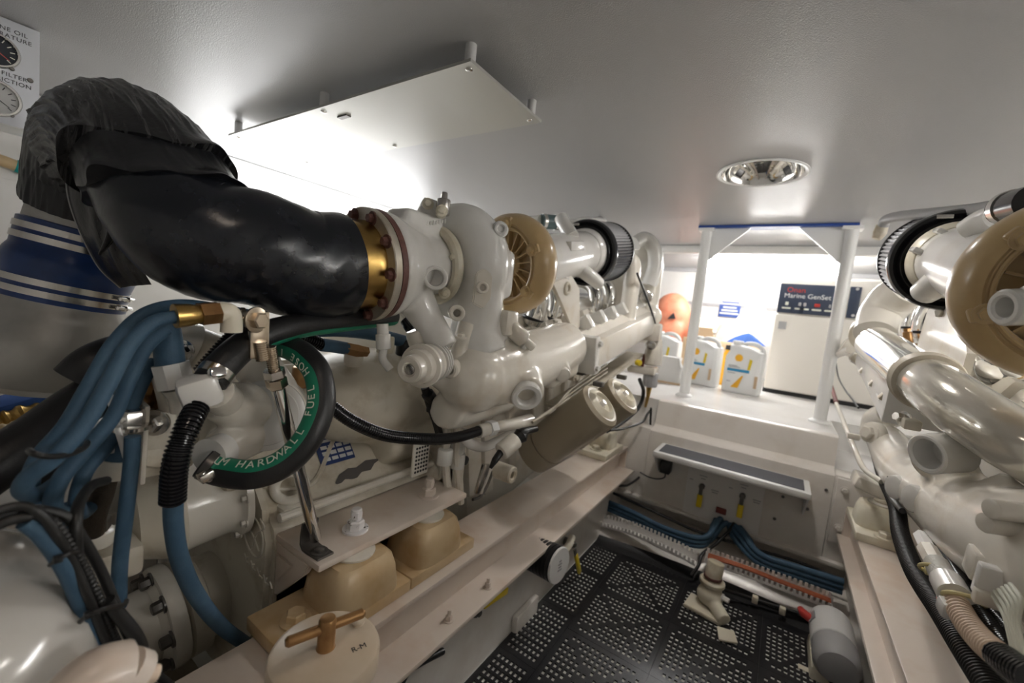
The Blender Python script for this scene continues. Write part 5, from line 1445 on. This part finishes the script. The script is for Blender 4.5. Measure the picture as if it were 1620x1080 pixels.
# hull-side stores glimpsed at the far left
t = thing('coiled_hose', 'tan corrugated hose coiled with a blue and white cloth at the far left', 'hose', at(30, 660, X=-1.3))
put('coil', MB().corr([at(a_, b_, X=-1.3) for a_, b_ in ((-40, 672), (0, 668), (40, 655), (80, 650), (120, 640))], .022, .02, .2), G['brass'], t)
put('coil_lower', MB().corr([at(a_, b_, X=-1.25) for a_, b_ in ((-40, 690), (0, 682), (40, 672), (100, 655))], .014, .016, .2), G['tube_tan'], t)
put('cloth', MB().box(at(50, 636, X=-1.35), (.10, .14, .05), rot=Matrix.Rotation(.3, 3, 'X'), bev=.02), G['rag_blue'], t)
t = thing('hull_locker', 'low white moulded shelf along the hull side behind the gearbox', 'shelf', (-1.6, .3, 0))
put('shelf_body', MB().span((-1.95, -1.1, -.016), (-1.12, .34, .52), bev=.03), G['gelcoat'], t)
put('stores_bag', MB().sph(at(130, 745, X=-1.15), (.12, .12, .10)), G['rag'], t)

# ---------------------------------------------------------------- strainer with bronze tee handle
SR = thing('sea_strainer', 'cream lidded sea strainer with a bronze tee handle beside the rail', 'strainer', (-.438, .305, .0))
sx, sy = -.4265, .298
put('bowl', MB().lathe((sx, sy, -.012), (0, 0, 1), [(0, .05), (.02, .056), (.30, .058), (.485, .058)], 48), mat('strainer_blue', (.16, .20, .30), .15), SR)
put('lid', MB().lathe((sx, sy, .468), (0, 0, 1), [(0, .062), (.003, .0655), (.026, .0655), (.030, .0635), (.032, .059), (.032, .0)], 64), G['lid_paint'], SR)
hz = .50
hd = Vector((.32, .95, 0)).normalized()
th = put('tee_handle', MB().lathe((sx, sy, hz), (0, 0, 1), [(0, .0115), (.002, .0105), (.036, .0105), (.039, .009), (.040, .004)], 28), G['bronze'], SR)
c = at(512, 990, Z=.53)
hd = (at(560, 968, Z=.525) - at(468, 1003, Z=.525)); hd.z = 0; hd.normalize()
put('tee_bar', MB().tube([Vector((sx, sy, hz + .027)) - hd * .047, Vector((sx, sy, hz + .027)) - hd * .044, Vector((sx, sy, hz + .027)) + hd * .044, Vector((sx, sy, hz + .027)) + hd * .047], [.004, .0062, .0062, .004], 14, 3, smooth=False), G['bronze'], th)
p = at(566, 985, Z=.50); put('vent_screw', MB().lathe((p.x, p.y, .500), (0, 0, 1), [(0, .0085), (.003, .0085), (.004, .006)], 18), G['lid_paint'], SR)
for (px, py), tx_, sz in (((474, 1003), 'PORT', .008), ((568, 1024), 'R-M', .011)):
    p = at(px, py, Z=.5002)
    text('lettering', tx_, G['ink'], SR, p, (hd.x, hd.y, 0), (-hd.y, hd.x, 0), sz, depth=.0002)

# ---------------------------------------------------------------- valves on the girder
def lever_valve(label, a_, b_, base):
    t = thing('ball_valve', label, 'valve', base)
    base = Vector(base)
    put('valve_body', MB().rcyl(base + Vector((-.03, 0, 0)), base + Vector((.006, 0, 0)), .014, .003).bolt(base + Vector((.006, 0, 0)), (1, 0, 0), .008, .008), G['dark_steel'], t)
    d = (b_ - a_); x_, y_, z_ = basis(d, (1, 0, 0)); L = d.length
    lv = put('lever', MB().box(a_ + d * .2, (.014, .004, L * .4), rot=Matrix((x_, y_, z_)).transposed(), bev=.001), G['dark_steel'], t)
    put('grip', MB().box(a_ + d * .62, (.017, .010, L * .76), rot=Matrix((x_, y_, z_)).transposed(), bev=.003), G['yellow'], t)
    return t
lever_valve('yellow lever ball valve just below the edge of the left rail', at(752, 966, X=-.505), at(802, 933, X=-.505), at(752, 966, X=-.515))
lever_valve('yellow lever valve hanging beside the white capped vent', at(909, 868, X=-.50), at(917, 905, X=-.50), at(905, 860, X=-.52))
t = thing('deck_vent', 'black round vent with white cap on the left girder', 'vent', at(860, 893, X=-.53))
c = at(884, 894, X=-.458)
va = Vector((.86, .5, .0)).normalized()
va = Vector((.985, -.12, .05)).normalized()
m = MB()
prof = []
for k in range(7): prof += [(k * .013, .052), (k * .013 + .009, .052), (k * .013 + .011, .046)]
put('bellows', MB().lathe(c - va * .095, va, prof, 40), G['rubber'], t)
vc = put('cap', MB().lathe(c - va * .004, va, [(0, .050), (.001, .052), (.006, .052), (.008, .050), (.008, 0)], 48), G['white'], t)
x_, y_, _ = basis(va)
for k, s_ in enumerate((.02, .012, .016, .01)): put('print_mark', MB().box(c + va * .0045 + Vector((0, .0, -.012 + k * .009)), (.0016, s_, .004), rot=Matrix((va, va.cross(Vector((0, 0, 1))) * -1, Vector((0, 0, 1)))).transposed()), G['grey'], vc)
put('spigot', MB().tube([at(905, 850, X=-.53), at(900, 862, X=-.52), at(892, 872, X=-.51)], .013, 14), G['cream'], t)
hose('black_hose', 'thin dark hose under the left rail near the strainer', [at(700, 1030, X=-.50), at(670, 1045, X=-.50), at(645, 1062, X=-.50), at(630, 1090, X=-.50)], .007, G['black'])
# ================================================================ RIGHT ENGINE
E2 = thing('diesel_engine', 'cream painted turbocharged diesel engine at the right edge of the view', 'engine', (.7, 1.2, .36))
_E1 = E1
o2 = Vector((0, 1.35, .66))
def eng2(x, t, n): return Vector((x, 0, 0)) + o2 + T * t + NUP * n
m = MB()
m.box(eng2(.82, .02, -.05), (.70, .92, .32), rot=ROT, bev=.02)
m.box(eng2(.80, .0, -.26), (.5, .86, .16), rot=ROT, bev=.03)
m.box(eng2(.80, .10, .17), (.56, 1.0, .2), rot=ROT, bev=.03)
put('cylinder_block', m, G['engine'], E2)
m = MB()
m.box(eng2(.52, .14, .20), (.20, .98, .10), rot=ROT @ Matrix.Rotation(.5, 3, 'Y'), bev=.015)
put('cylinder_head', m, G['engine'], E2)
for k in range(6):
    hc_ = put('rocker_cover', MB().box(eng2(.43, -.28 + k * .155, .205), (.10, .12, .075), rot=ROT @ Matrix.Rotation(.45, 3, 'Y'), bev=.012), G['engine'], E2)
    put('bolt', MB().bolt(eng2(.40, -.28 + k * .155, .245), NUP - Vector((.4, 0, 0)), .010), G['engine'], hc_)

# turbo compressor, intake pipe and filter
cd2 = Vector((.345, .95, 1.060)); dt2 = Vector((-.01, .985, .17)).normalized()
compressor(E2, cd2, -dt2, .140)
ci2 = Vector((.312, 1.385, 1.165))
m = MB().tube([cd2 + dt2 * .03, (.33, 1.14, 1.10), (.315, 1.30, 1.145), ci2], [.085, .082, .078, .078], 36)
ip2 = put('intake_pipe', m, G['engine_clean'], E2)
put('pipe_flange', MB().lathe(ci2 - T * .01, T, [(.0, .08), (.012, .088), (.03, .091), (.032, .05)], 48), G['cream'], ip2)
put('breather_stub', MB().tube([at(1490, 440, Y=1.30), at(1478, 452, Y=1.31), at(1463, 462, Y=1.34)], [.030, .030, .028], 18), G['engine_clean'], ip2)
for q in ((1462, 402), (1500, 372)): put('stiffener', MB().box(at(*q, Y=1.36), (.055, .05, .012), rot=ROT @ Matrix.Rotation(.5, 3, 'Y'), bev=.004), G['engine_clean'], ip2)
put('breather_stub', MB().tube([at(1535, 365, Y=1.22), at(1555, 352, Y=1.20), at(1580, 342, Y=1.17)], .026, 18), G['engine_clean'], ip2)
air_filter(E2, Vector((.312, 1.42, 1.170)), T, .119, .20)
h0, h1 = at(1592, 330, Y=1.14), at(1640, 318, Y=1.05)
hc = put('coolant_coupling', MB().tube([h0, h1], .029, 20, 3), G['black_gloss'], E2)
put('clamp', MB().tube([h0.lerp(h1, .1), h0.lerp(h1, .3)], .031, 24, 2), G['steel'], hc)
put('hose_tube', MB().tube([at(1396, 358, Y=1.75), at(1403, 347, Y=1.72), at(1425, 342, Y=1.65), at(1470, 338, Y=1.55), at(1540, 332, Y=1.40), at(1600, 322, Y=1.30)], .015, 14), G['grey'], E2)
put('valve_stub', MB().tube([at(1396, 356, Y=1.75), at(1392, 368, Y=1.75), at(1386, 378, Y=1.75)], [.016, .018, .012], 12), G['engine_dirty'], E2)

# turbine-side casting with boss at the right edge
bx = at(1590, 487, Y=.84)
m = MB().tube([bx + Vector((.02, .0, 0)), bx + Vector((.06, .0, .02)), bx + Vector((.12, .02, .06))], [.03, .042, .07], 20)
m.torus(Vector((.46, .80, 1.02)), dt2, .085, .062, 40, 16)
m.tube([Vector((.45, .78, .95)), (.37, .78, .88), (.33, .80, .82)], [.055, .05, .055], 18)
tb2 = cast('turbocharger', m, G['engine_clean'], E2, .006, 5)
put('port', MB().ringcyl(bx + Vector((.03, .01, .005)), bx - Vector((.004, .004, 0)), .025, .014), G['engine_clean'], tb2)

# charge pipe: cream elbow, silver straight, clamp, big polished bend
e0 = [at(1440, 455, X=.33), at(1412, 475, X=.30), at(1392, 500, X=.275), at(1384, 528, X=.262)]
el = put('charge_elbow', MB().tube(e0, [.062, .068, .066, .062], 32), G['engine'], E2)
pf0, pf1 = at(1382, 535, X=.26), at(1388, 550, X=.258)
put('elbow_flange', MB().lathe(pf0 - (pf1 - pf0) * .6, pf1 - pf0 + Vector((0, -.08, -.03)), [(0, .060), (.002, .068), (.03, .068), (.033, .060)], 40), G['engine_dirty'], el)
pa, pb_ = at(1388, 546, X=.25), at(1466, 603, X=.265)
put('charge_pipe', MB().tube([pa, pa.lerp(pb_, .5), pb_], [.058, .055, .0525], 40), G['chrome'], E2)
d_ = (pb_ - pa).normalized()
cl2 = put('pipe_clamp', MB().lathe(pb_ - d_ * .022, d_, [(0, .053), (.002, .060), (.008, .063), (.014, .059), (.024, .059), (.030, .063), (.036, .060), (.038, .053)], 48), G['engine_dirty'], E2)
put('clamp_bolt', MB().bolt(at(1430, 662, X=.246), (-.8, -.5, .2), .011, .018), G['steel'], cl2)
put('clamp_lug', MB().box(at(1440, 670, X=.254), (.03, .05, .022), bev=.004), G['engine_dirty'], cl2)
put('charge_bend', MB().tube([pb_, at(1500, 628, X=.275), at(1545, 660, X=.295), at(1620, 706, X=.335), at(1720, 755, X=.40), at(1860, 800, X=.50)], [.052, .052, .051, .049, .049, .05], 40, 10), mat('polished_paint', (.70, .67, .60), .14, metal=.45, coat=.4), E2)

# inboard manifold: big smooth casting with port
m = MB()
m.tube([at(1398, 692, X=.32), at(1440, 748, X=.335), at(1520, 806, X=.34), at(1600, 856, X=.34), at(1720, 915, X=.35), Vector((.40, .50, .70)), Vector((.46, .40, .71)), Vector((.50, .36, .71))], [.050, .068, .080, .086, .09, .085, .07, .03], 28)
m.tube([at(1412, 655, X=.34), at(1390, 665, X=.33), at(1380, 688, X=.32)], [.042, .048, .04], 16)
m.tube([at(1505, 745, X=.32), at(1478, 726, X=.275)], [.045, .038], 20)
m.box(at(1440, 790, X=.32), (.06, .10, .06), rot=ROT, bev=.015)
m.tube([at(1590, 785, X=.33), at(1565, 765, X=.31)], .03, 16)
mf = cast('exhaust_manifold', m, G['engine'], E2, .006, 6)
pp = at(1464, 718, X=.24)
put('port', MB().ringcyl(pp + Vector((.05, .035, .01)), pp, .036, .027), G['engine_clean'], mf)
hp_ = at(1374, 684, X=.262)
put('lug', MB().rcyl(hp_ + Vector((.03, .02, 0)), hp_ + Vector((.004, .003, 0)), .036, .008), G['engine'], mf)
put('hex_bolt', MB().bolt(hp_ + Vector((.004, .003, 0)), (-.75, -.6, .1), .021, .014, True), G['engine'], mf)
for q in ((1556, 826), (1566, 804)): 
    c = at(*q, X=.245); put('side_bolt', MB().rcyl(c + Vector((.04, .02, 0)), c, .013, .003), G['engine'], mf)
for q in ((1412, 770), (1440, 788)):
    c = at(*q, X=.255); put('clip_boss', MB().rcyl(c + Vector((.06, .03, 0)), c, .028, .006), G['engine_clean'], mf)
# stepped section further forward
m = MB().box(Vector((.285, 1.66, .865)), (.12, .62, .10), rot=ROT, bev=.008)
ms = put('manifold_section', m, G['engine_clean'], E2)
for k in range(4):
    c = at(1348 + 15.5 * k, 568 + 20 * k, X=.232)
    put('step_lug', MB().box(c + Vector((.02, 0, .0)), (.05, .055, .035), rot=ROT @ Matrix.Rotation(.5, 3, 'Y'), bev=.004), G['engine_clean'], ms)
    put('slot', MB().box(c + Vector((.012, -.045, .004)), (.045, .02, .03), rot=ROT @ Matrix.Rotation(.5, 3, 'Y'), bev=.002), G['engine_dirty'], ms)
c = at(1332, 545, X=.20)
put('end_fitting', MB().rcyl(c + Vector((.05, .0, -.02)), c, .033, .006).tube([at(1320, 563, X=.195), at(1345, 553, X=.205)], .014, 14, 2), G['engine'], E2)
# bracket plate below the compressor
bp = [at(*q, X=.33) for q in ((1478, 492), (1490, 482), (1530, 470), (1545, 560), (1530, 612), (1460, 580), (1462, 545))]
bo = bp[0]
put('turbo_bracket', MB().prism([((p - bo).y, (p - bo).z) for p in bp], -.014, o=bo, u=(0, 1, 0), v=(0, 0, 1)), G['engine'], E2)
c = at(1495, 494, X=.322); put('bracket_bolt', MB().bolt(c, (-1, -.3, 0), .014, .012), G['engine_dirty'], E2)
# chrome and black intake elbows
for q, X_, mm in (((1442, 500), .42, 'chrome'), ((1462, 505), .42, 'chrome')):
    c = at(*q, X=X_)
    el_ = put('intake_elbow', MB().tube([c + Vector((.14, .02, .06)), c + Vector((.07, .01, .075)), c + Vector((.015, 0, .05)), c, c + Vector((.0, 0, -.05)), c + Vector((.01, 0, -.075))], .03, 20), G[mm], E2)
    put('seal', MB().torus(c + Vector((.004, 0, -.05)), (0, 0, 1), .031, .006, 28, 8), G['black'], el_)
put('intake_elbow', MB().tube([at(1560, 560, X=.42), at(1575, 590, X=.40), at(1605, 600, X=.42), at(1650, 590, X=.46)], .03, 20), G['chrome'], E2)
put('rubber_joint', MB().rcyl(at(1535, 560, X=.42), at(1535, 578, X=.42), .026, .004), G['black'], E2)
for k, q in enumerate(((1436, 560), (1452, 555), (1468, 570), (1440, 530))):
    c = at(*q, X=.38); put('injector_fitting', MB().rcyl(c - Vector((0, 0, .03)), c + Vector((-.01, 0, .012)), .014, .003).bolt(c + Vector((-.01, 0, .012)), (-.3, 0, 1), .011, .012, False), G['bronze'] if k % 2 else G['engine_dirty'], E2)

# support foot with mount at the far end
put('support_arm', MB().box(at(1385, 770, X=.31), (.12, .10, .04), rot=Matrix.Rotation(.25, 3, 'Y'), bev=.008), G['engine'], E2)
put('support_block', MB().box(at(1363, 755, X=.29), (.05, .06, .03), rot=Matrix.Rotation(.2, 3, 'Y'), bev=.006), G['engine_clean'], E2)
mount(.325, 1.72, 'yellowed engine mount at the far end of the right rail', .13, .13, .075, base=(1.60, 1.83, (1.62,)), mt='cream')

# wiring and pipes along the right engine
def px(name, label, pix, r, mt, cat='cable', corr=None, depth=.18, group=None):
    return ph(name, label, pix, r, mt, cat, corr, group, depth)
px('wiring_loom', 'fat black sleeved wiring loom sweeping down over the right bed rail', [(1388, 722, .31), (1400, 760, .30), (1418, 800, .285), (1425, 845, .27), (1448, 905, .26), (1488, 965, .255), (1530, 1030, .25), (1590, 1120, .25)], .0165, G['wire_black'], 'loom', .006, .10)
px('black_cable', 'thin black cable looping beside the dipstick tube', [(1388, 712, .285), (1384, 725, .285), (1390, 745, .285), (1402, 765, .285)], .006, G['wire_black'])
px('black_cable', 'grey black cable hugging the manifold above the loom', [(1408, 755, .27), (1404, 770, .27), (1412, 790, .27), (1428, 808, .27)], .0065, G['black'])
px('corrugated_conduit', 'upper black corrugated conduit beneath the right manifold', [(1480, 850, .285), (1500, 880, .28), (1520, 915, .275), (1545, 960, .27), (1600, 1030, .27)], .0105, G['black_gloss'], 'conduit', .0045)
px('corrugated_conduit', 'lower black corrugated conduit beside the beige one', [(1495, 845, .30), (1520, 880, .295), (1540, 915, .29), (1570, 965, .285), (1650, 1060, .28)], .0105, G['black_gloss'], 'conduit', .0045)
px('corrugated_conduit', 'beige ribbed conduit running down from the cream connector', [(1513, 955, .245), (1530, 985, .24), (1555, 1015, .235), (1590, 1045, .23)], .0145, G['conduit_beige'], 'conduit', .0095, .22)
px('corrugated_conduit', 'black ribbed end of the beige conduit at the lower right', [(1588, 1043, .23), (1610, 1060, .225), (1650, 1085, .22)], .0155, G['black_gloss'], 'conduit', .0095, .22)
t = thing('pipe_connector', 'cream threaded pipe connector below the right manifold', 'connector', at(1490, 920, X=.25))
put('sleeve', MB().tube([at(1468, 870, X=.262), at(1482, 895, X=.258)], .0155, 8, 2), G['engine'], t)
put('thread', MB().corr([at(1482, 893, X=.256), at(1500, 925, X=.25)], .0165, .005, .08), G['engine_clean'], t)
put('collar', MB().tube([at(1498, 920, X=.25), at(1512, 946, X=.246)], .0195, 20, 2), G['engine_clean'], t)
put('hex', MB().tube([at(1458, 848, X=.267), at(1468, 868, X=.263)], .0125, 6, 2), G['white'], t)
put('tail_clip', MB().box(at(1508, 965, X=.24), (.03, .03, .022), bev=.006), G['engine_clean'], t)
for q, lb in (((1482, 902), 'yellowed cable tie round the cream connector'), ((1525, 948), 'yellowed cable tie at the top of the beige conduit')):
    tt = thing('cable_tie', lb, 'cable tie', at(*q, X=.25))
    put('strap', MB().torus(at(*q, X=.252), Vector((0, -.6, -.7)), .020, .003, 28, 8), G['tie_yellow'], tt)
    put('lock', MB().box(at(q[0] - 12, q[1] + 2, X=.245), (.012, .012, .010), bev=.002), G['tie_yellow'], tt)
t = thing('wire_plug', 'cream multi-pin plug with white wires under the right manifold', 'plug', at(1565, 905, X=.25))
dw = (at(1600, 960, X=.25) - at(1565, 905, X=.25)).normalized()
x_, y_, z_ = basis(dw, (1, 0, 0)); R3 = Matrix((x_, y_, z_)).transposed()
put('plug_body', MB().box(at(1560, 895, X=.27), (.04, .036, .036), rot=R3, bev=.005), G['engine'], t)
put('plug_face', MB().box(at(1573, 922, X=.265), (.044, .034, .016), rot=R3, bev=.003), G['engine_clean'], t)
put('plug_clip', MB().box(at(1562, 946, X=.26), (.02, .026, .014), rot=R3, bev=.003), G['engine'], t)
for k in range(6):
    a_ = at(1568 + 6 * k, 938 - 3 * k, X=.262)
    put('wire', MB().tube([a_, a_ + dw * .03, at(1592 + 4 * k, 985, X=.262), at(1606 + 4 * k, 1050, X=.262), at(1612 + 5 * k, 1100, X=.262)], .0022, 8), G['print'], t)
t = thing('red_terminal', 'small red terminal boot beside the loom on the right', 'terminal', at(1495, 945, X=.252))
put('boot', MB().tube([at(1491, 928, X=.258), at(1496, 955, X=.256)], [.008, .010], 12, 2), G['red'], t)
# dipstick
t = thing('dipstick', 'grey dipstick tube with red tip beside the right engine', 'dipstick', at(1390, 760, X=.28))
put('tube', MB().tube([at(1322, 635, X=.225), at(1335, 668, X=.228), at(1350, 705, X=.235), at(1366, 740, X=.25), at(1395, 762, X=.28)], .0075, 12), G['engine'], t)
put('tip', MB().tube([at(1315, 608, X=.225), at(1323, 637, X=.225)], [.0065, .009], 12, 2), G['dark_red'], t)
put('clip', MB().box(at(1350, 690, X=.235), (.035, .02, .02), bev=.004), G['engine'], t)
px('black_cable', 'thin black cable hanging from the right engine head', [(1322, 570, .25), (1326, 595, .25), (1336, 615, .25), (1346, 628, .25), (1358, 645, .26)], .0035, G['wire_black'])
px('black_cable', 'thin black cable dropping from the left air filter to the prefilter', [(1008, 432, -.52), (1018, 458, -.51), (1030, 490, -.50), (1038, 518, -.50), (1041, 545, -.50)], .0045, G['wire_black'])
px('black_cable', 'black cable dropping from the prefilter to the bulkhead foot', [(1030, 645, -.47), (1028, 690, -.47), (1026, 720, -.47), (1015, 750, -.47), (995, 766, -.48), (980, 768, -.50)], .0052, G['wire_black'])
px('black_cable', 'kinked black cable from the oil filters to the prefilter', [(1030, 648, -.475), (1024, 655, -.475), (1015, 668, -.48), (985, 678, -.5), (965, 680, -.52)], .005, G['wire_black'])
px('black_cable', 'black cable curving behind the second oil filter', [(1012, 600, -.50), (1018, 620, -.50), (1010, 645, -.51), (985, 668, -.53), (960, 682, -.55)], .008, G['wire_black'])
